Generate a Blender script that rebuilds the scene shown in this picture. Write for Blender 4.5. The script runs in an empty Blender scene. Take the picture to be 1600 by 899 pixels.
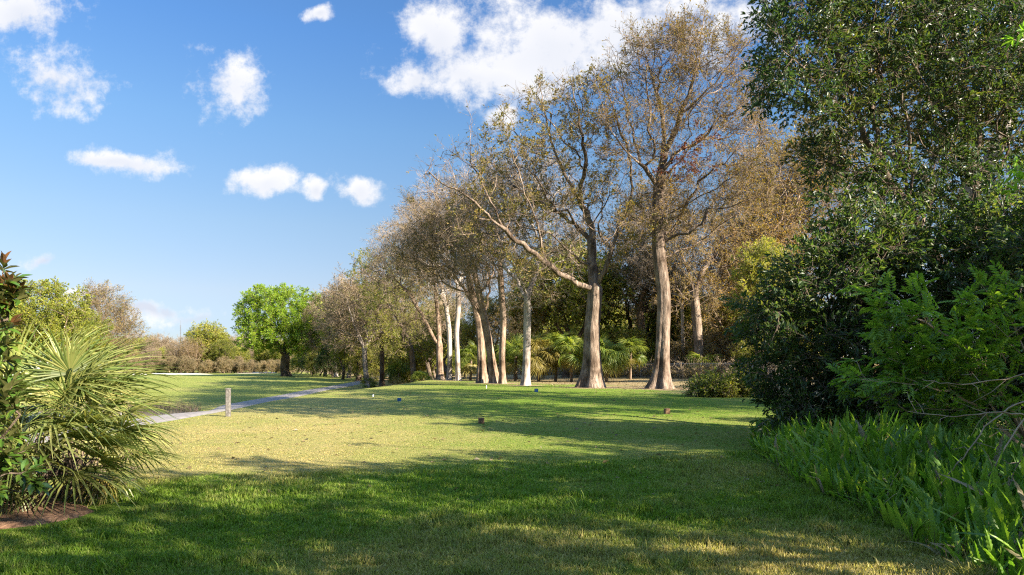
import bpy, math, random
import numpy as np
R = math.radians
sc = bpy.context.scene
COL = sc.collection

# ------------------------------------------------------------------ camera, sky, sun, exposure
CAMZ, FPX, CX, HY = 1.65, 1067.0, 800.0, 575.0      # focal length and horizon in photograph pixels
cam = bpy.data.cameras.new("camera"); cam_o = bpy.data.objects.new("camera", cam); COL.objects.link(cam_o)
cam.sensor_width = 36; cam.lens = 36*FPX/1600; cam.shift_y = (HY-449.5)/1600
cam.clip_start = 0.1; cam.clip_end = 3000
cam_o.location = (0, 0, CAMZ); cam_o.rotation_euler = (R(90), 0, 0)
sc.camera = cam_o
SUN_EL, SUN_AZ = R(27), R(122)                       # azimuth measured from +Y towards +X
SUN_STR, SKY_STR, EXPO = 4.4, 0.09, 2.38
TO_SUN = np.array([math.sin(SUN_AZ)*math.cos(SUN_EL), math.cos(SUN_AZ)*math.cos(SUN_EL), math.sin(SUN_EL)])
sl = bpy.data.lights.new("sun", 'SUN'); sl.energy = SUN_STR; sl.angle = R(0.53); sl.color = (1.0, 0.90, 0.76)
so = bpy.data.objects.new("sun", sl); COL.objects.link(so)
so.rotation_euler = (R(90)-SUN_EL, 0, math.pi-SUN_AZ)
vs = sc.view_settings
sc.display_settings.display_device = 'sRGB'
vs.view_transform = 'Standard'; vs.look = 'None'; vs.exposure = EXPO; vs.gamma = 1.0; vs.use_curve_mapping = False
cy = sc.cycles
cy.max_bounces = 7; cy.diffuse_bounces = 3; cy.glossy_bounces = 2; cy.transmission_bounces = 5
cy.transparent_max_bounces = 4; cy.caustics_reflective = False; cy.caustics_refractive = False
cy.sample_clamp_indirect = 8.0
cy.use_denoising = False
cy.filter_width = 1.2
try:
    cy.denoiser = 'OPENIMAGEDENOISE'; cy.denoising_input_passes = 'RGB_ALBEDO_NORMAL'; cy.denoising_prefilter = 'ACCURATE'
except Exception: pass

def ramp(N, cols, pos=None):
    r = N.new('ShaderNodeValToRGB'); e = r.color_ramp.elements
    while len(e) < len(cols): e.new(.5)
    for i, c in enumerate(cols):
        e[i].position = pos[i] if pos else i/(len(cols)-1); e[i].color = (*c, 1)
    return r
# clouds: centre and half size in photograph pixels, turned into sky directions; softness; grey
CLOUDS = [(40,20,80,48,0), (95,122,72,46,0), (352,130,54,52,0), (185,250,95,20,.1), (408,287,48,23,0),
          (560,296,40,26,0), (492,297,18,16,.1), (760,175,32,26,0), (690,60,60,75,0), (860,55,170,85,0),
          (1010,40,180,60,0), (740,112,140,44,.05), (640,130,50,26,.15), (490,12,18,14,.15), (75,412,52,18,.35), (110,463,60,10,.1),
          (205,490,90,18,1.3), (290,497,90,20,1.5), (240,488,50,12,1.0)]
def build_world():
    w = bpy.data.worlds.new("World"); sc.world = w; w.use_nodes = True
    nt = w.node_tree; N, L = nt.nodes, nt.links; N.clear()
    out = N.new('ShaderNodeOutputWorld'); bg = N.new('ShaderNodeBackground'); bg.inputs[1].default_value = SKY_STR
    L.new(bg.outputs[0], out.inputs[0])
    sky = N.new('ShaderNodeTexSky'); sky.sky_type = 'NISHITA'; sky.sun_disc = False
    sky.sun_elevation = SUN_EL; sky.sun_rotation = SUN_AZ; sky.air_density = 1.0; sky.dust_density = 0.0; sky.ozone_density = 2.5
    hs = N.new('ShaderNodeHueSaturation'); hs.inputs['Saturation'].default_value = 1.0; hs.inputs['Value'].default_value = 1.0
    tc = N.new('ShaderNodeTexCoord'); sp = N.new('ShaderNodeSeparateXYZ'); L.new(tc.outputs['Generated'], sp.inputs[0])
    er = ramp(N, [(0.17, 0.182, 0.241), (0.193, 0.199, 0.257), (0.275, 0.243, 0.257), (0.31, 0.301, 0.3), (0.293, 0.354, 0.386), (0.246, 0.354, 0.45), (0.246, 0.354, 0.45), (2.0, 1.86, 1.72)], [0, .05, .106, .197, .32, .43, .50, .76]); L.new(sp.outputs[2], er.inputs[0])  # sky tint by elevation; extra brightness added overhead to fill the shadows
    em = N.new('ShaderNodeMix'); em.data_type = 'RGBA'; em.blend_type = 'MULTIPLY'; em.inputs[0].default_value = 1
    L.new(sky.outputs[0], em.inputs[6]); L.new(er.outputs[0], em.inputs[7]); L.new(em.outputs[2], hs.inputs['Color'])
    def math_(op, a, b=None, c=None, clamp=False):
        m = N.new('ShaderNodeMath'); m.operation = op; m.use_clamp = clamp
        for i, v in enumerate((a, b, c)):
            if v is None: continue
            if isinstance(v, (int, float)): m.inputs[i].default_value = v
            else: L.new(v, m.inputs[i])
        return m.outputs[0]
    yy = math_('MAXIMUM', sp.outputs[1], 0.05)
    cb = N.new('ShaderNodeCombineXYZ')
    L.new(math_('DIVIDE', sp.outputs[0], yy), cb.inputs[0]); L.new(math_('DIVIDE', sp.outputs[2], yy), cb.inputs[1])
    uv = cb.outputs[0]
    def noise(scale, detail, rough, off):
        n = N.new('ShaderNodeTexNoise'); n.inputs['Scale'].default_value = scale; n.inputs['Detail'].default_value = detail
        n.inputs['Roughness'].default_value = rough
        a = N.new('ShaderNodeVectorMath'); a.operation = 'ADD'; a.inputs[1].default_value = off; L.new(uv, a.inputs[0])
        L.new(a.outputs[0], n.inputs['Vector']); return n
    wn = noise(11, 9, .66, (3.1, 1.7, 0)); wn2 = noise(6, 3, .5, (8.1, 4.7, 0))
    wsub = N.new('ShaderNodeVectorMath'); wsub.operation = 'SUBTRACT'; wsub.inputs[1].default_value = (.5, .5, .5); L.new(wn2.outputs['Color'], wsub.inputs[0])
    wsc = N.new('ShaderNodeVectorMath'); wsc.operation = 'MULTIPLY_ADD'; wsc.inputs[1].default_value = (.13, .08, 0); L.new(wsub.outputs[0], wsc.inputs[0]); L.new(uv, wsc.inputs[2])
    best = None; grey = None
    for (px, py, rx, ry, g) in CLOUDS:
        u, v, a, b = (px-CX)/FPX, (HY-py)/FPX, rx*1.25/FPX, ry*1.25/FPX
        s = N.new('ShaderNodeVectorMath'); s.operation = 'SUBTRACT'; s.inputs[1].default_value = (u, v, 0); L.new(wsc.outputs[0], s.inputs[0])
        m = N.new('ShaderNodeVectorMath'); m.operation = 'MULTIPLY'; m.inputs[1].default_value = (1/a, 1/b, 0); L.new(s.outputs[0], m.inputs[0])
        ln = N.new('ShaderNodeVectorMath'); ln.operation = 'LENGTH'; L.new(m.outputs[0], ln.inputs[0])
        d = math_('SUBTRACT', 1.0-0.35*g, ln.outputs['Value'])
        best = d if best is None else math_('SMOOTH_MAX', best, d, 0.15)
        # lower flank of each cloud is greyer
        sy = N.new('ShaderNodeSeparateXYZ'); L.new(m.outputs[0], sy.inputs[0])
        dd = math_('MULTIPLY', math_('MULTIPLY_ADD', sy.outputs[1], -0.5, 0.3+g), math_('MAXIMUM', d, 0.0))
        grey = dd if grey is None else math_('MAXIMUM', grey, dd)
    dens = math_('ADD', best, math_('MULTIPLY_ADD', wn.outputs['Fac'], 3.3, -1.68))
    mr = N.new('ShaderNodeMapRange'); mr.interpolation_type = 'SMOOTHSTEP'
    mr.inputs['From Min'].default_value = 0.0; mr.inputs['From Max'].default_value = 0.75; L.new(dens, mr.inputs['Value'])
    fac = math_('MULTIPLY', mr.outputs[0], math_('GREATER_THAN', sp.outputs[1], 0.06))
    fac = math_('MULTIPLY', fac, 0.96)
    gcol = N.new('ShaderNodeMix'); gcol.data_type = 'RGBA'
    gcol.inputs[6].default_value = (2.4, 2.36, 2.34, 1); gcol.inputs[7].default_value = (1.6, 1.7, 1.95, 1)
    gm = math_('ADD', math_('MULTIPLY', grey, 1.6), math_('MULTIPLY_ADD', wn2.outputs['Fac'], 1.0, -0.42), None, True)
    L.new(gm, gcol.inputs[0])
    mx = N.new('ShaderNodeMix'); mx.data_type = 'RGBA'
    L.new(fac, mx.inputs[0]); L.new(hs.outputs[0], mx.inputs[6]); L.new(gcol.outputs[2], mx.inputs[7])
    L.new(mx.outputs[2], bg.inputs[0])
build_world()

# ------------------------------------------------------------------ helpers
def rng_(s): return np.random.default_rng(s)
def unit(v): return v/np.maximum(np.linalg.norm(v, axis=-1, keepdims=True), 1e-9)
def sm(a, b, t):
    t = np.clip((np.asarray(t, float)-a)/(b-a), 0, 1); return t*t*(3-2*t)
def _hash(i, j, s):
    n = np.sin(i*127.1+j*311.7+s*74.7)*43758.5453; return n-np.floor(n)
def vnoise(x, y, s=0):
    x = np.asarray(x, float); y = np.asarray(y, float)
    i, j = np.floor(x), np.floor(y); f, g = x-i, y-j; f = f*f*(3-2*f); g = g*g*(3-2*g)
    return (_hash(i, j, s)*(1-f)+_hash(i+1, j, s)*f)*(1-g)+(_hash(i, j+1, s)*(1-f)+_hash(i+1, j+1, s)*f)*g
def fbm(x, y, s=0, o=4):
    t, a, n = 0, .5, 0
    for k in range(o): t = t+a*vnoise(x*2**k, y*2**k, s+k); n += a; a *= .55
    return t/n

class MB:
    def __init__(self): self.V = []; self.F = []; self.n = 0; self.att = []
    def add(self, V, F, mat=0, smooth=False):
        V = np.asarray(V, float).reshape(-1, 3); F = np.asarray(F, np.int64)
        self.V.append(V); self.F.append((F+self.n, mat, smooth)); self.n += len(V)
    def mesh(self, name, mats):
        me = bpy.data.meshes.new(name)
        if not self.V: return me
        V = np.concatenate(self.V).astype(np.float32)
        me.vertices.add(len(V)); me.vertices.foreach_set('co', V.ravel())
        li = np.concatenate([f.ravel() for f, _, _ in self.F]).astype(np.int32)
        sz = np.concatenate([np.full(len(f), f.shape[1]) for f, _, _ in self.F])
        st = np.concatenate([[0], np.cumsum(sz)[:-1]]).astype(np.int32)
        me.loops.add(len(li)); me.loops.foreach_set('vertex_index', li)
        me.polygons.add(len(sz)); me.polygons.foreach_set('loop_start', st)
        me.polygons.foreach_set('material_index', np.concatenate([np.full(len(f), m) for f, m, _ in self.F]).astype(np.int32))
        me.polygons.foreach_set('use_smooth', np.concatenate([np.full(len(f), s) for f, _, s in self.F]).astype(bool))
        for m in (mats if isinstance(mats, (list, tuple)) else [mats]): me.materials.append(m)
        me.update(calc_edges=True)
        return me
    def build(self, name, mats, parent=None): return link(name, self.mesh(name, mats), parent)
def link(name, data, parent=None, loc=None, rot=None, scale=None):
    o = bpy.data.objects.new(name, data); COL.objects.link(o)
    if parent: o.parent = parent
    if loc is not None: o.location = loc
    if rot is not None: o.rotation_euler = rot
    if scale is not None: o.scale = (scale,)*3 if isinstance(scale, (int, float)) else scale
    return o
def tag(o, label, cat, group=None, kind=None):
    if label: o['label'] = label
    if cat: o['category'] = cat
    if group: o['group'] = group
    if kind: o['kind'] = kind
    return o
def struct(o): o['kind'] = 'structure'; return o
def copy_tree(root):
    r = root.copy(); COL.objects.link(r)
    for ch in root.children:
        c = ch.copy(); COL.objects.link(c); c.parent = r
        for g in ch.children:
            d = g.copy(); COL.objects.link(d); d.parent = c
    return r

def frames(d, roll):
    d = unit(np.asarray(d, float)); ref = np.tile([0., 0, 1], (len(d), 1)); ref[np.abs(d[:, 2]) > .95] = [1., 0, 0]
    s = unit(np.cross(d, ref)); u = np.cross(s, d); c, n = np.cos(roll)[:, None], np.sin(roll)[:, None]
    s2 = s*c+u*n; u2 = -s*n+u*c
    return np.stack([s2, d, u2], axis=2)               # columns: local x, y (along d), z
def scatter(mb, V, F, pos, M, scale, mat=0, smooth=False):
    m, n = len(pos), len(V)
    if m == 0: return
    sc_ = np.asarray(scale, float).reshape(-1, 1, 1) if np.ndim(scale) else scale
    W = np.einsum('mij,nj->mni', M, V)*sc_+np.asarray(pos)[:, None, :]
    G = (np.asarray(F)[None]+(np.arange(m)*n)[:, None, None]).reshape(-1, F.shape[1])
    mb.add(W.reshape(-1, 3), G, mat, smooth)
def box(mb, c, s, mat=0, bev=0.0, rotz=0):
    x, y, z = np.array(s)/2; b = min(bev, x*.9, y*.9, z*.9)
    if b <= 0:
        V = np.array([(i, j, k) for i in (-x, x) for j in (-y, y) for k in (-z, z)])
        F = np.array([(0, 1, 3, 2), (4, 6, 7, 5), (0, 4, 5, 1), (2, 3, 7, 6), (0, 2, 6, 4), (1, 5, 7, 3)])
    else:                                               # chamfered top and vertical edges
        ring = lambda ix, zz: [(-x+ix+b, -y+ix, zz), (x-ix-b, -y+ix, zz), (x-ix, -y+ix+b, zz), (x-ix, y-ix-b, zz), (x-ix-b, y-ix, zz), (-x+ix+b, y-ix, zz), (-x+ix, y-ix-b, zz), (-x+ix, -y+ix+b, zz)]
        V = np.array(ring(0, -z)+ring(0, z-b)+ring(b*.8, z))
        F = [(r*8+i, r*8+(i+1) % 8, r*8+8+(i+1) % 8, r*8+8+i) for r in range(2) for i in range(8)]
        F += [(16, 17, 18, 19), (16, 19, 20, 23), (20, 21, 22, 23)]
        F = np.array(F)
    c_, s_ = math.cos(rotz), math.sin(rotz)
    V = V@np.array([[c_, s_, 0], [-s_, c_, 0], [0, 0, 1]])
    mb.add(V+np.array(c), F, mat)
def tube(mb, P, r, k=6, mat=0, mod=None, cap=False):
    P = np.asarray(P, float); r = np.broadcast_to(np.asarray(r, float), (len(P),)); L = len(P)
    t = unit(np.gradient(P, axis=0))
    m = unit(P[-1]-P[0]); ref = np.array([1., 0, 0]) if abs(m[0]) < .8 else np.array([0, 1., 0])
    n = unit(ref-(t@ref)[:, None]*t); b = np.cross(t, n)
    th = np.arange(k)*2*np.pi/k
    rr = np.repeat(r[:, None], k, 1)
    if mod is not None: rr = rr*mod(P, th)
    V = P[:, None, :]+rr[..., None]*(np.cos(th)[None, :, None]*n[:, None, :]+np.sin(th)[None, :, None]*b[:, None, :])
    i = np.arange(L-1)[:, None]*k; j = np.arange(k)[None]; j2 = (j+1) % k
    F = np.stack([i+j, i+j2, i+k+j2, i+k+j], axis=-1).reshape(-1, 4)
    mb.add(V.reshape(-1, 3), F, mat, k > 3)
    if cap:
        mb.add(np.vstack([V[-1], P[-1]+t[-1]*r[-1]*.15]), np.array([(a, (a+1) % k, k) for a in range(k)]), mat)

def px(x, y, d):                                        # photograph pixel at depth d -> point in the scene
    return np.array([(x-CX)/FPX*d, d, CAMZ-(y-HY)/FPX*d])

# ------------------------------------------------------------------ materials
def nodes(name):
    m = bpy.data.materials.new(name); m.use_nodes = True; nt = m.node_tree; nt.nodes.clear()
    return m, nt.nodes, nt.links
def mat_leaf(name, cols, trans=.4, rough=.45, spec=.3, tcol=1.6, back=None, vary=.25):
    m, N, L = nodes(name)
    out = N.new('ShaderNodeOutputMaterial'); g = N.new('ShaderNodeNewGeometry')
    oi = N.new('ShaderNodeObjectInfo'); tc = N.new('ShaderNodeTexCoord')
    nz = N.new('ShaderNodeTexNoise'); nz.inputs['Scale'].default_value = .45; nz.inputs['Detail'].default_value = 2; L.new(tc.outputs['Object'], nz.inputs['Vector'])
    a = N.new('ShaderNodeMath'); a.operation = 'MULTIPLY_ADD'; a.inputs[1].default_value = .75; L.new(g.outputs['Random Per Island'], a.inputs[0])
    b = N.new('ShaderNodeMath'); b.operation = 'MULTIPLY_ADD'; b.inputs[1].default_value = 1.1; b.inputs[2].default_value = -.42; L.new(nz.outputs['Fac'], b.inputs[0])
    L.new(b.outputs[0], a.inputs[2])
    r = ramp(N, cols); L.new(a.outputs[0], r.inputs[0])
    hs = N.new('ShaderNodeHueSaturation')
    v = N.new('ShaderNodeMapRange'); v.inputs['To Min'].default_value = 1-vary; v.inputs['To Max'].default_value = 1+vary; L.new(oi.outputs['Random'], v.inputs['Value'])
    L.new(v.outputs[0], hs.inputs['Value']); L.new(r.outputs[0], hs.inputs['Color'])
    col = hs.outputs[0]
    if back:
        bm_ = N.new('ShaderNodeMix'); bm_.data_type = 'RGBA'; L.new(g.outputs['Backfacing'], bm_.inputs[0]); L.new(col, bm_.inputs[6]); bm_.inputs[7].default_value = (*back, 1); col = bm_.outputs[2]
    p = N.new('ShaderNodeBsdfPrincipled'); p.inputs['Roughness'].default_value = rough; p.inputs['Specular IOR Level'].default_value = spec
    L.new(col, p.inputs['Base Color'])
    t = N.new('ShaderNodeBsdfTranslucent')
    tm = N.new('ShaderNodeMix'); tm.data_type = 'RGBA'; tm.blend_type = 'MULTIPLY'; tm.inputs[0].default_value = 1; L.new(col, tm.inputs[6]); tm.inputs[7].default_value = (tcol*1.05, tcol, tcol*.5, 1)
    L.new(tm.outputs[2], t.inputs[0])
    mx = N.new('ShaderNodeMixShader'); mx.inputs[0].default_value = trans; L.new(p.outputs[0], mx.inputs[1]); L.new(t.outputs[0], mx.inputs[2])
    L.new(mx.outputs[0], out.inputs[0]); return m
def mat_bark(name, c1, c2, c3, scale=2.2, bump=.5, rough=.9):
    m, N, L = nodes(name)
    out = N.new('ShaderNodeOutputMaterial'); tc = N.new('ShaderNodeTexCoord')
    mp = N.new('ShaderNodeMapping'); mp.inputs['Scale'].default_value = (1, 1, .18); L.new(tc.outputs['Object'], mp.inputs['Vector'])
    n1 = N.new('ShaderNodeTexNoise'); n1.inputs['Scale'].default_value = scale*4; n1.inputs['Detail'].default_value = 6; n1.inputs['Roughness'].default_value = .7; L.new(mp.outputs[0], n1.inputs['Vector'])
    n2 = N.new('ShaderNodeTexNoise'); n2.inputs['Scale'].default_value = .9; n2.inputs['Detail'].default_value = 4; L.new(tc.outputs['Object'], n2.inputs['Vector'])
    r = ramp(N, [c3, c1, c2], [.3, .5, .68]); L.new(n1.outputs['Fac'], r.inputs[0])
    r2 = ramp(N, [(.42, .38, .34), (.9, .88, .86), (1.25, 1.25, 1.25)], [.34, .5, .68]); L.new(n2.outputs['Fac'], r2.inputs[0])
    mm = N.new('ShaderNodeMix'); mm.data_type = 'RGBA'; mm.blend_type = 'MULTIPLY'; mm.inputs[0].default_value = 1; L.new(r.outputs[0], mm.inputs[6]); L.new(r2.outputs[0], mm.inputs[7])
    p = N.new('ShaderNodeBsdfPrincipled'); p.inputs['Roughness'].default_value = rough; p.inputs['Specular IOR Level'].default_value = .15
    L.new(mm.outputs[2], p.inputs['Base Color'])
    bp = N.new('ShaderNodeBump'); bp.inputs['Strength'].default_value = bump; bp.inputs['Distance'].default_value = .12; L.new(n1.outputs['Fac'], bp.inputs['Height']); L.new(bp.outputs[0], p.inputs['Normal'])
    L.new(p.outputs[0], out.inputs[0]); return m
def mat_plain(name, c1, c2, scale=8, rough=.8, bump=.2, spec=.25):
    m, N, L = nodes(name)
    out = N.new('ShaderNodeOutputMaterial'); tc = N.new('ShaderNodeTexCoord')
    n1 = N.new('ShaderNodeTexNoise'); n1.inputs['Scale'].default_value = scale; n1.inputs['Detail'].default_value = 6; L.new(tc.outputs['Object'], n1.inputs['Vector'])
    r = ramp(N, [c1, c2], [.35, .65]); L.new(n1.outputs['Fac'], r.inputs[0])
    p = N.new('ShaderNodeBsdfPrincipled'); p.inputs['Roughness'].default_value = rough; p.inputs['Specular IOR Level'].default_value = spec; L.new(r.outputs[0], p.inputs['Base Color'])
    bp = N.new('ShaderNodeBump'); bp.inputs['Strength'].default_value = bump; bp.inputs['Distance'].default_value = .02; L.new(n1.outputs['Fac'], bp.inputs['Height']); L.new(bp.outputs[0], p.inputs['Normal'])
    L.new(p.outputs[0], out.inputs[0]); return m

GREEN_A, GREEN_B, STRAW_A, STRAW_B = (.058, .115, .008), (.135, .205, .018), (.23, .175, .062), (.38, .295, .12)
def ground_colour(N, L, cover):
    """grass colour from the cover attribute (r = straw, g = bare soil, b = mown stripe) with fine speckle"""
    tc = N.new('ShaderNodeTexCoord')
    f1 = N.new('ShaderNodeTexNoise'); f1.inputs['Scale'].default_value = 9; f1.inputs['Detail'].default_value = 8; f1.inputs['Roughness'].default_value = .75; L.new(tc.outputs['Object'], f1.inputs['Vector'])
    f2 = N.new('ShaderNodeTexNoise'); f2.inputs['Scale'].default_value = 42; f2.inputs['Detail'].default_value = 4; f2.inputs['Roughness'].default_value = .7; L.new(tc.outputs['Object'], f2.inputs['Vector'])
    sp = N.new('ShaderNodeSeparateColor'); L.new(cover, sp.inputs[0])
    g = ramp(N, [GREEN_A, GREEN_B], [.3, .72]); L.new(f2.outputs['Fac'], g.inputs[0])
    s = ramp(N, [STRAW_A, STRAW_B], [.3, .7]); L.new(f2.outputs['Fac'], s.inputs[0])
    a = N.new('ShaderNodeMath'); a.operation = 'MULTIPLY_ADD'; a.inputs[1].default_value = 1.7; a.inputs[2].default_value = -.85; L.new(f1.outputs['Fac'], a.inputs[0])
    b = N.new('ShaderNodeMath'); b.operation = 'ADD'; b.use_clamp = True; L.new(a.outputs[0], b.inputs[0]); L.new(sp.outputs[0], b.inputs[1])
    m1 = N.new('ShaderNodeMix'); m1.data_type = 'RGBA'; L.new(b.outputs[0], m1.inputs[0]); L.new(g.outputs[0], m1.inputs[6]); L.new(s.outputs[0], m1.inputs[7])
    so_ = ramp(N, [(.11, .075, .04), (.26, .18, .10), (.40, .30, .18)], [.34, .5, .66]); L.new(f1.outputs['Fac'], so_.inputs[0])
    m2 = N.new('ShaderNodeMix'); m2.data_type = 'RGBA'; L.new(sp.outputs[1], m2.inputs[0]); L.new(m1.outputs[2], m2.inputs[6]); L.new(so_.outputs[0], m2.inputs[7])
    return m2.outputs[2], f2, f1
def mat_ground():
    m, N, L = nodes("turf")
    out = N.new('ShaderNodeOutputMaterial'); at = N.new('ShaderNodeAttribute'); at.attribute_name = 'cover'
    col, f2, f1 = ground_colour(N, L, at.outputs['Color'])
    p = N.new('ShaderNodeBsdfPrincipled'); p.inputs['Roughness'].default_value = .95; p.inputs['Specular IOR Level'].default_value = .1
    L.new(col, p.inputs['Base Color'])
    bp = N.new('ShaderNodeBump'); bp.inputs['Strength'].default_value = .9; bp.inputs['Distance'].default_value = .05; L.new(f2.outputs['Fac'], bp.inputs['Height']); L.new(bp.outputs[0], p.inputs['Normal'])
    L.new(p.outputs[0], out.inputs[0]); return m
def mat_blade():
    m, N, L = nodes("grass_blade")
    out = N.new('ShaderNodeOutputMaterial'); at = N.new('ShaderNodeAttribute'); at.attribute_name = 'cover'
    col, f2, f1 = ground_colour(N, L, at.outputs['Color'])
    g = N.new('ShaderNodeNewGeometry'); hs = N.new('ShaderNodeHueSaturation'); L.new(col, hs.inputs['Color'])
    mr = N.new('ShaderNodeMapRange'); mr.inputs['To Min'].default_value = .65; mr.inputs['To Max'].default_value = 1.5; L.new(g.outputs['Random Per Island'], mr.inputs['Value']); L.new(mr.outputs[0], hs.inputs['Value'])
    p = N.new('ShaderNodeBsdfPrincipled'); p.inputs['Roughness'].default_value = .55; p.inputs['Specular IOR Level'].default_value = .2; L.new(hs.outputs[0], p.inputs['Base Color'])
    t = N.new('ShaderNodeBsdfTranslucent'); tm = N.new('ShaderNodeMix'); tm.data_type = 'RGBA'; tm.blend_type = 'MULTIPLY'; tm.inputs[0].default_value = 1; L.new(hs.outputs[0], tm.inputs[6]); tm.inputs[7].default_value = (1.5, 1.6, .8, 1); L.new(tm.outputs[2], t.inputs[0])
    mx = N.new('ShaderNodeMixShader'); mx.inputs[0].default_value = .4; L.new(p.outputs[0], mx.inputs[1]); L.new(t.outputs[0], mx.inputs[2]); L.new(mx.outputs[0], out.inputs[0]); return m

M = {}
M['ground'] = mat_ground(); M['blade'] = mat_blade()
M['bark_oak'] = mat_bark("bark_oak", (.18, .134, .098), (.315, .252, .195), (.045, .033, .024), 2.0, 1.0)
M['bark_pale'] = mat_bark("bark_pale", (.33, .285, .24), (.46, .41, .36), (.12, .09, .07), 1.6, .5)
M['bark_tan'] = mat_bark("bark_tan", (.23, .165, .115), (.36, .28, .21), (.07, .048, .032), 1.8, .7)
M['bark_dark'] = mat_bark("bark_dark", (.12, .09, .065), (.20, .16, .12), (.045, .033, .025), 2.2, .7)
M['twig'] = mat_plain("twig", (.09, .064, .044), (.185, .137, .095), 3, .9, 0)
M['twig_grey'] = mat_plain("twig_grey", (.155, .113, .072), (.27, .205, .138), 3, .9, 0)
M['oak_leaf'] = mat_leaf("oak_leaf", [(.055, .068, .015), (.115, .11, .024), (.20, .15, .04), (.26, .17, .055)], .35)
M['gold_leaf'] = mat_leaf("gold_leaf", [(.12, .115, .02), (.21, .165, .03), (.30, .195, .045), (.26, .145, .055)], .5)
M['brown_leaf'] = mat_leaf("brown_leaf", [(.095, .08, .034), (.165, .125, .062), (.23, .165, .095)], .35)
M['olive_leaf'] = mat_leaf("olive_leaf", [(.075, .12, .016), (.17, .205, .028), (.29, .285, .045), (.37, .32, .07)], .5)
M['lime_leaf'] = mat_leaf("lime_leaf", [(.06, .13, .010), (.13, .21, .014), (.25, .29, .02)], .45)
M['yellow_leaf'] = mat_leaf("yellow_leaf", [(.07, .105, .018), (.155, .18, .02), (.27, .25, .03)], .4)
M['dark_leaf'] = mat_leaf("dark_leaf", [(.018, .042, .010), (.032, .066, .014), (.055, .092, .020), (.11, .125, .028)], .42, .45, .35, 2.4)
M['laurel_leaf'] = mat_leaf("laurel_leaf", [(.012, .030, .007), (.022, .048, .010), (.038, .066, .014), (.085, .095, .02)], .36, .42, .4, 2.0)
M['bright_leaf'] = mat_leaf("bright_leaf", [(.06, .135, .014), (.125, .235, .022), (.22, .32, .04)], .5, .4, .35, 1.7)
M['fern'] = mat_leaf("fern", [(.045, .11, .011), (.09, .185, .017), (.19, .28, .03)], .45, .45, .3, 1.7)
M['palm'] = mat_leaf("palm", [(.085, .125, .03), (.15, .19, .045), (.25, .26, .075), (.36, .31, .11)], .35, .4, .4, 1.4)
M['palm_dry'] = mat_leaf("palm_dry", [(.15, .13, .03), (.26, .21, .045), (.32, .27, .08)], .35)
M['palm_wood'] = mat_leaf("palm_wood", [(.075, .125, .022), (.155, .20, .034), (.27, .28, .055)], .5)
M['magnolia'] = mat_leaf("magnolia", [(.04, .09, .013), (.07, .14, .018), (.15, .21, .028)], .25, .25, .5, 1.6, (.085, .085, .028))
M['copper'] = mat_leaf("copper", [(.06, .035, .018), (.13, .06, .024), (.05, .06, .016)], .3, .35, .4)
M['brush'] = mat_leaf("brush", [(.12, .12, .04), (.24, .19, .10), (.32, .24, .15)], .5)
M['weathered'] = mat_plain("weathered_wood", (.075, .066, .055), (.17, .155, .135), 14, .85, .4)
M['tee_brown'] = mat_plain("tee_brown", (.10, .055, .028), (.16, .09, .045), 20, .7, .3)
M['tee_blue'] = mat_plain("tee_blue", (.012, .05, .14), (.016, .07, .18), 20, .5, .1)
M['white'] = mat_plain("white_paint", (.72, .72, .70), (.82, .82, .80), 20, .6, .1)
M['asphalt'] = mat_plain("asphalt", (.15, .132, .118), (.24, .215, .19), 5, .9, .3)
M['sand'] = mat_plain("sand", (.50, .44, .33), (.66, .60, .48), 3, .95, .3)
M['mulch'] = mat_plain("mulch", (.09, .045, .025), (.26, .15, .085), 24, .95, .9)
M['metal'] = mat_plain("galvanised", (.30, .30, .30), (.40, .40, .40), 10, .5, .05)

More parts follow.
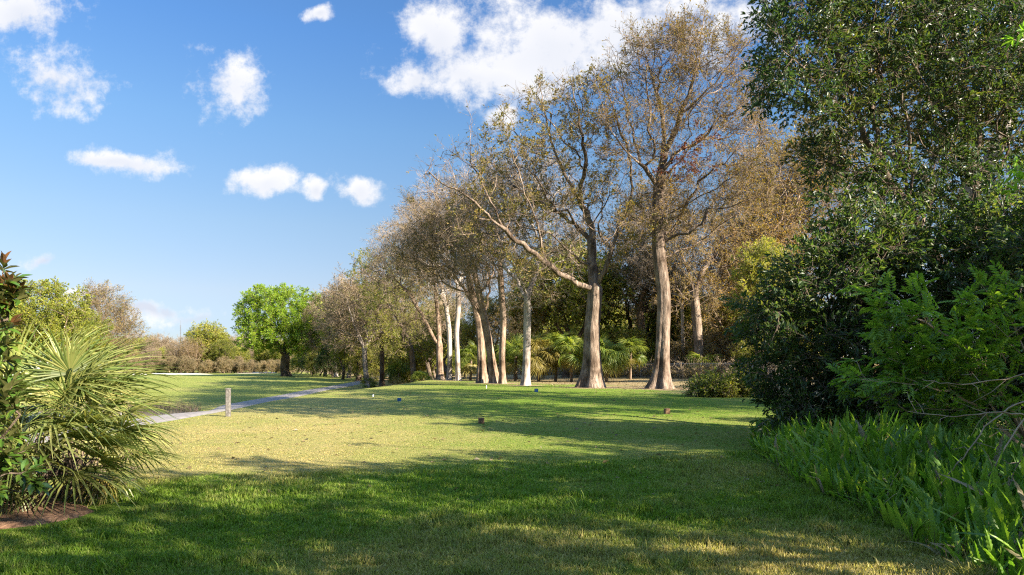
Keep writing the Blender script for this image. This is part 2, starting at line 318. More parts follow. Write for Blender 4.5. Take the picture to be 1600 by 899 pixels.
# ------------------------------------------------------------------ ground
POND = (-30.5, 50.0)
def H(x, y):
    x = np.asarray(x, float); y = np.asarray(y, float)
    z = .45*sm(12, 40, y)
    s = ((x-8.4)*91+(y-39)*36.4)/98.0                   # how far behind the tree line
    z = z+.32*sm(4, 15, s)
    low = -1.35+1.35*sm(60, 145, y)+.15*sm(150, 200, y)
    xr = -9.6+1.6*sm(28, 44, y)
    w = sm(0, 5.0, xr-x)*sm(12, 19, y)
    z = z*(1-w)+low*w
    z = z-1.0*np.exp(-(((x-POND[0])/7.5)**2+((y-POND[1])/np.where(y < POND[1], 7.5, 4.5))**2)**2)
    z = z+.05*(fbm(x*.25, y*.25, 3)-.5)+.25*(fbm(x*.03, y*.03, 9)-.5)*sm(25, 90, np.hypot(x, y))
    return z
def cover(x, y):
    n = fbm(x*.35, y*.35, 11); n2 = fbm(x*1.1, y*1.1, 21, 3)
    yb = 9.9+(x+5)*.33
    far = sm(-.6, .9, y-yb+(n2-.5)*1.2)                  # 0 on the long lawn in front, 1 on the mown ground
    lawn = -.05+1.4*np.clip(n-.45, 0, 1)+.5*(n2-.5)+.35*sm(8.0, 5.2, y)*sm(-3, 2, x)+.12*n2
    tan = .68*sm(1.5, -4.0, x+(y-12)*.17+(n-.5)*5)*sm(40, 20, y)
    mown = .34-.12*sm(-4, 1, x)+.35*(n-.5)+.4*(n2-.5)+.25*(fbm(x*3.3, y*3.3, 71, 2)-.5)+.55*tan-.12*sm(19, 24, y)*sm(-7, -3, x)
    straw = lawn*(1-far)+mown*far
    s = ((x-8.4)*91+(y-39)*36.4)/98.0
    d2 = sm(-22, -40, x)*sm(60, 75, y)                   # fairway
    straw = straw*(1-d2)+(.36+.10*np.sin((x*.55+y*.83)*.55)*sm(.4, .6, n)+.2*(n-.5))*d2
    edge = np.exp(-((x+15.5+(y-60)*.04)/5)**2)*sm(42, 60, y)   # worn strip beside the cart path
    straw = straw+.55*edge
    soil = sm(-3.5, 2, s+(n-.5)*7)*.85*sm(0, .5, s+6)+.35*edge*sm(.45, .6, n2)
    for (tx, ty, tr) in [(4.75, 41, 2.0), (8.45, 39, 2.0), (.9, 46, 1.3), (-.75, 51, 1.6), (-1.5, 52, 1.6), (-2.4, 53.5, 1.7), (-5.05, 64, 1.5), (-6.06, 66, 1.5), (-7.35, 70, 1.8)]:
        soil = soil+.95*sm(1.25, .55, np.hypot(x-tx, (y-ty)*.9)/tr+(n2-.5)*.9)
    bank = np.exp(-(((x-POND[0])/9.5)**2+((y-POND[1])/7.5)**2))
    straw = straw+.35*bank
    soil = soil+sm(.55, .95, np.exp(-(((x+6.1)/2.1)**2+((y-7.9)/1.35)**2)))*0
    return np.clip(straw, 0, 1), np.clip(soil, 0, 1)
def sinh_axis(a, b, n, k, c=0.0):
    u = np.linspace(np.arcsinh((a-c)/k), np.arcsinh((b-c)/k), n); return c+k*np.sinh(u)
def put_cover(me, straw, soil):
    at = me.attributes.new('cover', 'FLOAT_COLOR', 'POINT')
    c = np.zeros((len(straw), 4), np.float32); c[:, 0] = straw; c[:, 1] = soil; c[:, 3] = 1
    at.data.foreach_set('color', c.ravel())
def grid_faces(nx, ny):
    i, j = np.meshgrid(np.arange(nx-1), np.arange(ny-1)); a = (j*nx+i).ravel()
    return np.stack([a, a+1, a+nx+1, a+nx], 1)
gx = sinh_axis(-700, 700, 430, 12); gy = sinh_axis(-60, 1300, 470, 14, 12)
X, Y = np.meshgrid(gx, gy); X, Y = X.ravel(), Y.ravel()
mb = MB(); mb.add(np.stack([X, Y, H(X, Y)], 1), grid_faces(len(gx), len(gy)), 0, True)
ground = struct(mb.build('ground', M['ground'])); put_cover(ground.data, *cover(X, Y))

def sheet(name, pts, width, lift, mat, n=200):           # a strip following the ground
    P = np.array(pts, float); t = np.linspace(0, len(P)-1, n)
    c = np.stack([np.interp(t, np.arange(len(P)), P[:, k]) for k in (0, 1)], 1)
    for _ in range(12): c[1:-1] = .25*c[:-2]+.5*c[1:-1]+.25*c[2:]
    d = unit(np.gradient(c, axis=0)); nrm = np.stack([-d[:, 1], d[:, 0]], 1)
    offs = np.linspace(-.5, .5, 7); m = MB()
    V = np.concatenate([np.stack([c[:, 0]+nrm[:, 0]*o*width, c[:, 1]+nrm[:, 1]*o*width, np.zeros(n)], 1)[:, None] for o in offs], 1)
    V[..., 2] = H(V[..., 0], V[..., 1])+lift; V[:, (0, -1), 2] -= lift+.08
    m.add(V.reshape(-1, 3), grid_faces(7, n), 0, True)
    return struct(m.build(name, mat))
sheet('cart_path', [(-19.8, 22), (-20.2, 30), (-20.6, 38), (-21.3, 50), (-22.8, 64), (-24, 82), (-23.5, 106), (-26, 140), (-32, 175)], 3.3, .05, M['asphalt'])
def blob(name, cx, cy, rx, ry, lift, mat, flat=None, lip=0, seed=0, n=40, rings=7):
    m = MB(); th = np.linspace(0, 2*np.pi, n, endpoint=False)
    rad = 1+.35*(fbm(np.cos(th)*1.6+seed*7, np.sin(th)*1.6, seed)-.5)
    V = []
    for k in range(rings+1):
        q = k/rings; x = cx+rx*rad*q*np.cos(th); y = cy+ry*rad*q*np.sin(th)
        z = (H(x, y)+lift+lip*sm(-.2, 1, q*np.sin(th)) if flat is None else np.full(n, flat))
        if flat is None and k == rings: z = z-lift-lip*sm(-.2, 1, np.sin(th))*.15-.05
        V.append(np.stack([x, y, z], 1))
    m.add(np.concatenate(V), np.array([(k*n+i, k*n+(i+1) % n, (k+1)*n+(i+1) % n, (k+1)*n+i) for k in range(rings) for i in range(n)]), 0, True)
    return struct(m.build(name, mat))
def mat_water():
    m, N, L = nodes("pond_water"); out = N.new('ShaderNodeOutputMaterial'); p = N.new('ShaderNodeBsdfPrincipled')
    p.inputs['Base Color'].default_value = (.035, .04, .03, 1); p.inputs['Roughness'].default_value = .06; p.inputs['IOR'].default_value = 1.33
    n = N.new('ShaderNodeTexNoise'); n.inputs['Scale'].default_value = 3; b = N.new('ShaderNodeBump'); b.inputs['Strength'].default_value = .12; b.inputs['Distance'].default_value = .02
    L.new(n.outputs['Fac'], b.inputs['Height']); L.new(b.outputs[0], p.inputs['Normal']); L.new(p.outputs[0], out.inputs[0]); return m
blob('pond', POND[0], POND[1], 8, 5, 0, mat_water(), flat=-1.64, seed=2)
blob('sand_bunker', -84, 166, 11, 2.4, .06, M['sand'], lip=.2, seed=1)
blob('sand_bunker', -108, 170, 8, 2.4, .06, M['sand'], lip=.2, seed=5)
blob('sand_bunker', -70, 186, 6, 2.4, .06, M['sand'], lip=.3, seed=4)
blob('mulch_bed', -6.8, 7.75, 2.1, 1.1, .03, M['mulch'], seed=3)

# grass blades on the lawn in front
def lawn_grass():
    r = rng_(5); n = 520000
    u = r.random(n); a = .75
    d = (3.6**-a+(22.0**-a-3.6**-a)*u)**(-1/a)
    x = (r.random(n)*2-1)*(d*.86+.8); y = d
    straw, soil = cover(x, y)
    yb = 9.9+(x+5)*.33; far = sm(-.6, .9, y-yb)
    clump = fbm(x*1.6, y*1.6, 31, 3); tall = np.clip((fbm(x*.55, y*.55, 41, 3)-.45)*4, 0, 1)
    tf = sm(.56, .74, fbm(x*3.1, y*3.1, 61, 2))
    h = (.018+.045*clump+.06*tall*sm(.5, .75, clump)+.05*tf)*(1-far)+.014*far*(.6+clump)
    h *= r.uniform(.5, 1.35, n)
    big = r.random(n) < .003; h = np.where(big & (far < .5), h*1.8+.03, h)
    keep = ((x+6.6)/2.2)**2+((y-7.75)/1.2)**2 > 1
    x, y, d, h, straw, soil = [q[keep] for q in (x, y, d, h, straw, soil)]; n = len(x)
    w = (.0028+.00055*d)*r.uniform(.7, 1.3, n)
    az = r.random(n)*2*np.pi; lean = r.uniform(.1, .9, n); la = r.random(n)*2*np.pi
    z = H(x, y)-.004; s = np.stack([np.cos(az)*w, np.sin(az)*w, 0*w], 1); L_ = np.stack([np.cos(la)*lean*h, np.sin(la)*lean*h, 0*h], 1)
    b = np.stack([x, y, z], 1); up = np.stack([0*h, 0*h, h], 1)
    V = np.stack([b-s, b+s, b+s*.7+up*.6+L_*.35, b-s*.7+up*.6+L_*.35, b+up*np.sqrt(np.maximum(1-lean*lean*.4, .2))[:, None]+L_], 1)
    o = (np.arange(n)*5)[:, None]
    m = MB(); m.add(V.reshape(-1, 3), o+np.array([[0, 1, 2, 3]]), 0); m.F.append((o+np.array([[3, 2, 4]]), 0, False))
    g = m.build('lawn_grass', M['blade']); put_cover(g.data, np.repeat(np.clip(straw+r.normal(0, .08, n), 0, 1), 5), np.repeat(soil*.3, 5))
    tag(g, 'green and straw coloured grass blades covering the lawn in front', 'grass', kind='stuff')
lawn_grass()

# ------------------------------------------------------------------ plant building
LEAF4 = np.array([(0, 0, 0), (.5, .45, .06), (0, 1, -.06), (-.5, .45, .06)]); LEAF4F = np.array([(0, 1, 2, 3)])
LEAF8 = np.array([(0, 0, 0), (.34, .22, .09), (.5, .5, .12), (.3, .8, .03), (0, 1, -.1), (-.3, .8, .03), (-.5, .5, .12), (-.34, .22, .09), (0, .5, .0)])
LEAF8F = np.array([(0, 1, 2, 8), (8, 2, 3, 4), (8, 4, 5, 6), (0, 8, 6, 7)])
def prism(P0, P1, r0, r1):                               # many 3-sided tapered twigs at once
    d = unit(P1-P0); Mx = frames(d, np.zeros(len(d))); s, u = Mx[:, :, 0], Mx[:, :, 2]
    ring = [np.cos(t)*s+np.sin(t)*u for t in (0, 2.094, 4.189)]
    V = np.stack([P0+q*r0 for q in ring]+[P1+q*r1 for q in ring], 1)
    o = (np.arange(len(d))*6)[:, None, None]
    return V.reshape(-1, 3), (o+np.array([[(0, 1, 4, 3), (1, 2, 5, 4), (2, 0, 3, 5)]])).reshape(-1, 4)
def spray(r, L=.9, nside=6, nleaf=16, ll=.09, lw=.04, tw=.008, spread=.9, near=False, droop=.0, tipbias=1.0):
    """one twig with side twigs and leaves, along +y from the origin: (twig V, F), (leaf V, F)"""
    t = r.uniform(.12, .95, nside); a = r.random(nside)*2*np.pi
    base = np.stack([0*t, t*L, -droop*L*t*t], 1)
    sd = np.stack([np.cos(a)*spread, .8+0*a, np.sin(a)*spread], 1)+r.normal(0, .2, (nside, 3))
    tip = base+unit(sd)*(L*(.25+.45*(1-t)))[:, None]; tip[:, 2] -= droop*L*.25
    knee = np.array([[0, 0, 0], [0, L*.5, -droop*L*.25+.0]]); end = np.array([[0, L*.5, -droop*L*.25], [r.normal(0, .08)*L, L, -droop*L]])
    tv, tf = prism(np.vstack([knee, base]), np.vstack([end, tip]), tw, tw*.45)
    k = r.integers(0, nside, nleaf); q = r.random(nleaf)**(1/tipbias); 
    p = base[k]*(1-q[:, None])+tip[k]*q[:, None]
    d = unit(unit(tip[k]-base[k])+r.normal(0, .65, (nleaf, 3)))
    Lf, Ff = (LEAF8, LEAF8F) if near else (LEAF4, LEAF4F)
    m = MB(); sz = ll*r.uniform(.6, 1.25, nleaf)
    scatter(m, Lf*np.array([lw/ll, 1, 1]), Ff, p, frames(d, r.normal(0, 1.0, nleaf)), sz)
    if nleaf: return (tv, tf), (np.concatenate(m.V), m.F[0][0])
    return (tv, tf), (np.zeros((0, 3)), np.zeros((0, 4), int))

class Skel:
    def __init__(self): self.P = np.zeros((0, 3)); self.par = []; self.PL = np.zeros(0); self.ok = np.zeros(0, bool); self.fix = []
    def _push(self, pts, p0, ok):
        i0 = len(self.par); last = p0; pl = []
        for k, q in enumerate(pts):
            self.par.append(last)
            prev = self.P[p0] if k == 0 and p0 >= 0 else (pts[k-1] if k else q)
            base = (self.PL[p0] if p0 >= 0 else 0) if k == 0 else pl[-1]
            pl.append(base+np.linalg.norm(q-prev)); last = i0+k
        self.P = np.vstack([self.P, pts]); self.PL = np.concatenate([self.PL, pl]); self.ok = np.concatenate([self.ok, ok])
        return last
    def limb(self, pts, okz=0.0, step=.4, jit=.04, r=None, close=.0):
        P = np.array(pts, float); seg = np.concatenate([[0], np.cumsum(np.linalg.norm(np.diff(P, axis=0), axis=1))])
        n = max(2, int(seg[-1]/step)+1); t = np.linspace(0, seg[-1], n)
        if close: t = np.unique(np.concatenate([np.arange(0, 1.6, close), t[t > 1.6]]))
        c = np.stack([np.interp(t, seg, P[:, k]) for k in range(3)], 1)
        for _ in range(2): c[1:-1] = .25*c[:-2]+.5*c[1:-1]+.25*c[2:]
        if r is not None: c[1:] += r.normal(0, jit, (len(c)-1, 3))*np.minimum(1, np.arange(1, len(c))/4)[:, None]*(0.0 if close else 1.0)
        if len(self.par) == 0: return self._push(c, -1, c[:, 2] > okz)
        p0 = int(np.argmin(np.linalg.norm(self.P-c[0], axis=1)))
        return self._push(c[1:], p0, c[1:, 2] > okz)
    def grow(self, Q, bf=.35, step=.6, wig=.06, r=None, tz=.0):
        Q = np.asarray(Q, float); n = len(Q); left = np.arange(n)
        ok = np.where(self.ok)[0]
        D = np.linalg.norm(Q[:, None]-self.P[ok][None], axis=2)+bf*self.PL[ok][None]
        arg = ok[np.argmin(D, 1)]; best = D.min(1)
        while len(left):
            j = int(np.argmin(best[left])); i = left[j]; left = np.delete(left, j)
            p0 = int(arg[i]); a, b = self.P[p0], Q[i]; L = np.linalg.norm(b-a)
            k = max(1, int(round(L/step)))
            pp = self.par[p0]; d0 = unit(a-self.P[pp]) if pp >= 0 else np.array([0, 0, 1.])
            t = np.arange(1, k+1)[:, None]/k
            T0, T1 = d0*L*.8, (b-a)*1.0+np.array([0, 0, tz*L])
            c = (2*t**3-3*t**2+1)*a+(t**3-2*t**2+t)*T0+(-2*t**3+3*t**2)*b+(t**3-t**2)*T1
            if k > 1: c[:-1] += r.normal(0, wig, (k-1, 3))
            i0 = len(self.par); self._push(c, p0, np.ones(k, bool))
            if len(left):
                idx = np.arange(i0, i0+k)
                Dn = np.linalg.norm(Q[left][:, None]-self.P[idx][None], axis=2)+bf*self.PL[idx][None]
                m = Dn.min(1); am = idx[np.argmin(Dn, 1)]
                up = m < best[left]; best[left[up]] = m[up]; arg[left[up]] = am[up]
    def radii(self, rbase, rtip=.012, p=2.3):
        n = len(self.par); acc = np.zeros(n); nch = np.zeros(n, int)
        for i in range(n-1, -1, -1):
            if acc[i] == 0: acc[i] = 1.0
            if self.par[i] >= 0: acc[self.par[i]] += acc[i]
        c = acc/acc[0]
        nn = acc[0]; ex = math.log(rbase/rtip)/math.log(nn)
        self.r = rtip*acc**ex; self.tip = acc <= 1.01
        # keep the lower bole tapering
        return self.r
    def wood(self, mb, mat=0, mod=None, kmax=14, rmin=.0):
        n = len(self.par); ch = [[] for _ in range(n)]
        for i, p in enumerate(self.par):
            if p >= 0: ch[p].append(i)
        stack = [(0, -1)]
        while stack:
            s, p = stack.pop(); chain = ([p] if p >= 0 else [])+[s]
            while ch[chain[-1]]:
                c = sorted(ch[chain[-1]], key=lambda q: -self.r[q])
                for q in c[1:]: stack.append((q, chain[-1]))
                chain.append(c[0])
            if len(chain) < 2: continue
            idx = np.array(chain); rr = self.r[idx].copy()
            if p >= 0: rr[0] = min(rr[0], rr[1]*1.25)
            if rr.max() < rmin: continue
            k = int(np.clip(3+rr.max()*22, 3, kmax)); 
            tube(mb, self.P[idx], rr, (kmax if p < 0 else k), mat, mod if p < 0 else None)
    def sprays(self, mb, r, temps, per=2, rmax=.03, smin=.8, smax=1.3, up=.25, out=.7, only=None, p_node=1.0):
        sel = np.where((self.r < rmax) & (np.array(self.par) >= 0))[0]
        if p_node < 1: sel = sel[(r.random(len(sel)) < p_node) | self.tip[sel]]
        if only is not None: sel = sel[only(self.P[sel])]
        i = np.repeat(sel, per); m = len(i)
        if m == 0: return
        d = unit(self.P[i]-self.P[np.array(self.par)[i]])*out+r.normal(0, .55, (m, 3))+np.array([0, 0, up])
        Mx = frames(d, r.random(m)*2*np.pi*0+r.normal(0, .5, m)); s = r.uniform(smin, smax, m); w = r.integers(0, len(temps), m)
        for k, ((tv, tf), (lv, lf)) in enumerate(temps):
            q = w == k
            if len(tv): scatter(mb, tv, tf, self.P[i][q], Mx[q], s[q], 1)
            if len(lv): scatter(mb, lv, lf, self.P[i][q], Mx[q], s[q], 0)

def ellipsoid_pts(r, ells, n, shell=.5):
    """ells: (centre xyz, radii xyz); points spread through them, more towards the outside"""
    vol = np.array([np.prod(e[1]) for e in ells])**.8; k = r.choice(len(ells), n, p=vol/vol.sum())
    v = unit(r.normal(0, 1, (n, 3)))*(r.random(n)**(1/3*(1-shell)+.05))[:, None]
    return np.array([ells[a][0] for a in k])+v*np.array([ells[a][1] for a in k])
def flare(h0=.9, amt=1.1, n=5, ph=0.0, flute=.08):
    r = rng_(int(n*100+ph*37)); sa = np.sort(r.random(n)*.5+np.arange(n))*2*np.pi/n; dep = r.uniform(.7, 1.6, n); wd = r.uniform(.12, .28, n)
    def f(P, th):
        z = np.maximum(P[:, 2]-P[0, 2], 0)[:, None]; v = 0
        for a, q, w in zip(sa, dep, wd):
            dlt = np.angle(np.exp(1j*(th[None]-a-.12*np.sin(z*.35+a)))); v = v+q*np.exp(-(dlt/w)**2)
        root = np.exp(-z/h0); tall = np.exp(-z/(h0*5))
        return (1+amt*root*np.clip(1-.95*v, 0, 1)+.25*amt*root)*(1-flute*1.6*v*(.25+.75*tall))*(1+.035*np.cos(2*th[None]+ph+z*.25))
    return f
def thing(name, label, cat, group=None, loc=(0, 0, 0), rotz=0, scale=1.0):
    o = link(name, None, None, loc, (0, 0, rotz), scale); o.empty_display_size = .5
    return tag(o, label, cat, group)
def at_ground(x, y, dz=-.03): return (x, y, float(H(x, y))+dz)

# ------------------------------------------------------------------ twig and leaf sprays by species
r0 = rng_(77)
T_OAK = [spray(r0, 1.0, 7, 3, .13, .06, .007) for _ in range(6)]
T_OAKTUFT = [spray(r0, .65, 7, 40, .135, .062, .006, 1.0, tipbias=1.6) for _ in range(5)]
T_GOLD = [spray(r0, .95, 8, 20, .12, .05, .007) for _ in range(6)]
T_BARE = [spray(r0, 1.25, 9, 6, .11, .045, .008, .8) for _ in range(5)]
T_BUSHY = [spray(r0, .9, 7, 40, .15, .07, .007) for _ in range(6)]
T_FULL = [spray(r0, 1.0, 8, 60, .20, .10, .007) for _ in range(6)]
T_FAR = [spray(r0, 1.9, 8, 46, .34, .17, .014) for _ in range(5)]
T_FARBARE = [spray(r0, 1.9, 11, 22, .20, .09, .014, .8) for _ in range(5)]
T_NEAR = [spray(r0, .55, 6, 30, .115, .042, .004, .9, near=True, droop=.25) for _ in range(6)]

def oak_from_limbs(name, label, group, bx, by, d, limbs, ells, npts, rbase, seed, bark, leaf, twig, temps, per=2, extra=None, bf=.30, step=.55, fl=None, rtip=.0135, okz=4.0, p_node=1.0):
    r = rng_(seed); x0 = (bx-CX)/FPX*d; base = np.array([x0, d, float(H(x0, d))-.05])
    dz = base[2]-px(bx, by, d)[2]
    W = lambda q: px(q[0], q[1], d+(q[2] if len(q) > 2 else 0))+np.array([0, 0, 0])-base+np.array([0, 0, dz*max(0, 1-(by-q[1])/200)])
    sk = Skel()
    for k, lm in enumerate(limbs):
        pts = np.array([W(q) for q in lm])
        if k == 0: pts[0, 2] = 0
        sk.limb(pts, okz, .45, .05, r, close=.12 if k == 0 else 0)
    E = []
    for (ex, ey, rx, ry, *dy) in ells:
        dd = dy[0] if dy else 0; c = W((ex, ey, dd)); E.append((c, np.array([rx, (rx+ry)*.5, ry])/FPX*d))
    Q = ellipsoid_pts(r, E, npts, .35); Q = Q[Q[:, 2] > okz*.8]
    sk.grow(Q, bf, step, .07, r); sk.radii(rbase, rtip)
    t = thing(name, label, 'tree', group, tuple(base))
    mb = MB(); sk.wood(mb, 0, fl or flare(), 40 if rbase > .4 else 24); mb.build('trunk', bark, t)
    cb = MB(); sk.sprays(cb, r, temps, per, rtip*2.6, p_node=p_node)
    if extra: extra(cb, sk, r, W)
    cb.build('crown', [leaf, twig] if not isinstance(leaf, list) else leaf, t)
    return t, sk

# ---- the two big oaks, limbs traced from the photograph
def tufts_a(cb, sk, r, W):
    sk.sprays(cb, r, T_OAKTUFT, 2, .027, .6, 1.1, .5, only=lambda P: (fbm(P[:, 0]*.45+3, P[:, 2]*.45+P[:, 1]*.2, 3, 3) > .485))
oak_from_limbs('oak_tree', 'large spreading oak with a fluted double trunk and a long low limb reaching left', 'tall trees along the tee', 924, 606, 41,
    [[(923,606),(925,570),(924,520),(928,480),(930,452)],
     [(930,455),(905,443,-.5),(878,432,-1),(850,408,-1.5),(820,385,-2),(790,365,-2.4),(760,332,-2.8),(725,302,-3),(698,290,-3.2),(668,268,-3.4)],
     [(790,365,-2.4),(770,320,-2.5),(755,285,-2),(735,255,-2),(700,236,-2)],
     [(930,455),(925,400,.5),(926,350,.8),(905,310,1),(880,270,1.2),(862,225,1.4),(850,170,1.5),(843,130,1.6)],
     [(930,455),(948,415,-.6),(968,350,-1),(990,308,-1.2),(985,250,-1.4),(965,190,-1.5),(948,140,-1.5)],
     [(926,380,.6),(893,345,1.5),(850,320,2.5),(800,290,3.3),(770,255,4),(745,225,4.5)],
     [(905,310,1),(915,255,0),(905,190,-.8),(893,130,-1)],
     [(948,415,-.6),(985,395,-1.5),(1010,375,-2.3),(1035,350,-3)],
     [(850,408,-1.5),(842,350,-2.5),(820,300,-3.4),(800,240,-4),(790,200,-4.2)]],
    [(800,215,70,60,-2),(860,160,65,45,1),(930,160,60,55,-1),(720,275,55,45,-2.5),(790,300,90,60,2),(900,270,95,70,0),(850,370,90,60,-1),(740,350,70,45,-1),(960,320,55,60,-1.5),(690,250,28,16,-2),(930,390,70,45,1.5)],
    620, .45, 101, M['bark_oak'], M['oak_leaf'], M['twig'], T_OAK, 1, tufts_a, fl=flare(1.0, .95, 5, 1.0, .17), okz=6.0)
def tufts_b(cb, sk, r, W):
    sk.sprays(cb, r, T_GOLD, 3, .03, .7, 1.1, .3, only=lambda P: (fbm(P[:, 0]*.4+9, P[:, 2]*.4+P[:, 1]*.2, 5, 3) > .495))
    q = np.array([W((1085, 238, -1)), W((1070, 255, -1)), W((1098, 225, -1)), W((1062, 268, -1))])  # a withered russet clump
    for c in q:
        p = c+r.normal(0, .45, (14, 3)); (tv, tf), (lv, lf) = T_OAKTUFT[0]
        Mx = frames(r.normal(0, 1, (14, 3)), r.random(14)*6); scatter(cb, lv, lf, p, Mx, r.uniform(.6, 1, 14), 2); scatter(cb, tv, tf, p, Mx, r.uniform(.6, 1, 14), 1)
M['russet'] = mat_leaf("russet", [(.10, .02, .012), (.17, .045, .02), (.22, .08, .03)], .35)
oak_from_limbs('oak_tree', 'tallest oak with a thick straight fluted trunk and thinning golden brown crown', 'tall trees along the tee', 1031, 609, 39,
    [[(1031,609),(1034,570),(1036,520),(1038,460),(1030,405),(1027,350),(1029,292)],
     [(1029,292),(1003,258,-.6),(972,228,-1.2),(945,190,-1.8),(938,140,-2)],
     [(1029,292),(1040,240,.6),(1036,185,1),(1020,122,1.2),(1006,80,1.4),(990,45,1.5)],
     [(1040,240,.6),(1064,182,0),(1084,122,-.4),(1094,66,-.6),(1100,28,-.7)],
     [(1064,182,0),(1105,142,-1),(1140,108,-1.6),(1165,70,-2)],
     [(1027,345),(1068,322,-1),(1110,300,-2),(1158,268,-3),(1195,250,-3.6)],
     [(1032,405),(1080,386,1),(1112,366,1.8),(1150,332,2.6)],
     [(1036,185,1),(1062,140,2),(1060,80,2.8),(1055,40,3.2)],
     [(1029,300),(1050,265,1.5),(1090,215,2.6),(1130,190,3.3),(1175,170,3.8)],
     [(1003,258,-.6),(985,200,.6),(972,140,1.4),(965,80,2)],
     [(1028,370),(1000,350,-1),(975,345,-2),(955,370,-3)]],
    [(1060,115,110,70,0),(990,115,55,55,1),(1130,140,70,65,-1),(1100,220,105,60,0),(985,215,55,60,-1),(1150,290,65,55,-1),(1075,330,75,50,0),(1165,200,50,60,2),(1040,68,75,25,1),(1100,75,65,35,0)],
    700, .385, 102, M['bark_oak'], [M['gold_leaf'], M['twig'], M['russet']], M['twig'], T_OAK, 1, tufts_b, fl=flare(.7, 1.15, 6, .3, .13), okz=7.0)

# ---- the other trunks along the line: (label, px, py, depth, trunk polyline offsets in px, fork limbs, crown ellipses)
def clumps(cb, sk, r, W):
    sk.sprays(cb, r, T_OAKTUFT, 1, .028, .6, 1.1, .3, only=lambda P: (fbm(P[:, 0]*.5+3, P[:, 2]*.5+P[:, 1]*.2, 3, 3) > .55))
def line_tree(label, bx, by, d, trunk, ells, n, rb, seed, bark='bark_pale', leaf='oak_leaf', temps=None, twig='twig_grey', fork=None, per=2, okz=None, fl=None, name='bare_tree'):
    limbs = [trunk]+(fork or [])
    top = trunk[-1]; okz_ = okz if okz is not None else (by-top[1])/FPX*d*.8
    ells = ells+[(bx-14, top[1]+2, 62, 34, 0)]
    return oak_from_limbs(name, label, 'tall trees along the tee', bx, by, d, limbs, ells, n+60, rb, seed, M[bark], M[leaf], M[twig], temps or T_BARE, per, clumps if temps is None else None, okz=okz_, fl=fl or flare(.5, .55, 5, seed, .05), step=.7, rtip=.013)
line_tree('straight pale trunk forking into a dark V halfway up, left of the fluted oak', 820, 604, 46, [(821,604),(823,560),(824,500),(824,462)],
    [(800,400,90,60,0),(850,350,80,80,2),(770,350,70,70,2),(830,280,70,50,3)], 360, 0.245, 201,
    fork=[[(824,462),(812,435,-1),(800,410,-1.6),(772,385,-2.6),(745,350,-3)], [(824,462),(838,425,.6),(846,385,1.5),(850,330,2)], [(838,425,.6),(875,408,1.6),(905,400,3)]])
line_tree('gnarled knobbly brown trunk, rightmost stem of the close cluster', 785, 603, 51, [(785,603),(784,560),(787,500),(783,455),(782,410)],
    [(770,340,80,60,0),(820,320,60,60,2),(730,360,60,55,0)], 300, 0.231, 202, 'bark_tan', temps=T_OAK, fork=[[(782,410),(765,380),(735,350),(705,320)], [(782,410),(800,370),(815,330),(810,280)]])
line_tree('thick leaning brown trunk in the middle of the close cluster', 770, 601, 52, [(774,601),(766,550),(757,500),(750,465),(742,430)],
    [(720,370,80,55,0),(690,340,60,55,1),(750,300,60,50,2)], 320, 0.299, 203, 'bark_tan', fork=[[(742,430),(722,395),(695,360),(670,330)], [(742,430),(752,385),(745,330),(740,290)], [(757,500),(735,470),(712,430),(690,400)]], fl=flare(.7, .8, 5, 2, .08))
line_tree('ribbed brown trunk with clinging roots, leftmost of the close cluster', 753, 598, 53.5, [(753,598),(752,550),(750,510),(740,470),(732,430)],
    [(690,400,70,50,0),(660,370,50,50,0),(720,340,60,55,3)], 280, 0.313, 204, 'bark_tan', fork=[[(732,430),(712,400),(690,370),(655,345)], [(750,510),(762,470),(768,420),(765,370)]], fl=flare(1.0, .9, 7, 3, .14))
line_tree('clean white trunk standing at the right of the pale pair', 716, 596, 64, [(716,596),(715,560),(713,520),(717,480),(716,445)],
    [(690,385,70,55,0),(740,390,50,50,2),(660,390,50,50,0)], 280, 0.224, 205, fork=[[(716,445),(700,415),(680,385),(650,370)], [(716,445),(728,410),(735,370)]])
line_tree('slender white trunk standing at the left of the pale pair', 702, 594, 66, [(702,594),(703,560),(702,520),(699,490),(690,450)],
    [(650,400,70,50,0),(680,360,50,50,1),(625,390,40,45,0)], 280, 0.224, 206, fork=[[(690,450),(670,420),(645,395),(615,385)], [(699,490),(705,450),(700,405),(690,360)]])
line_tree('dark brown trunk with a leaning limb, left of the white trunks', 688, 593, 70, [(688,593),(687,560),(686,520),(684,490)],
    [(640,420,60,50,0),(665,370,55,55,1),(610,420,45,45,0)], 280, 0.340, 207, 'bark_tan', 'brown_leaf', fork=[[(686,540),(672,520),(660,495),(645,465),(620,440)], [(684,490),(680,440),(672,400)]])
line_tree('short dark twin trunk under leafy boughs, left of the brown trunk', 647, 592, 80, [(647,592),(646,570),(644,545),(640,520)],
    [(620,480,55,45,0),(600,430,55,45,1),(640,450,50,50,2),(650,520,40,30,0)], 340, 0.306, 208, 'bark_dark', 'olive_leaf', T_BUSHY, fork=[[(640,520),(620,490),(600,460)], [(640,520),(650,490),(655,450)]], name='oak_tree')
line_tree('dark forked trunk with an olive brown crown, beyond the twin trunk', 597, 590, 95, [(597,590),(597,560),(596,530),(594,500)],
    [(580,460,50,40,0),(600,430,45,45,2),(560,470,40,40,0),(620,480,40,40,0)], 320, 0.340, 209, 'bark_dark', 'oak_leaf', T_OAKTUFT, fork=[[(594,500),(580,475),(560,455)], [(594,500),(606,465),(612,430)]], name='oak_tree')
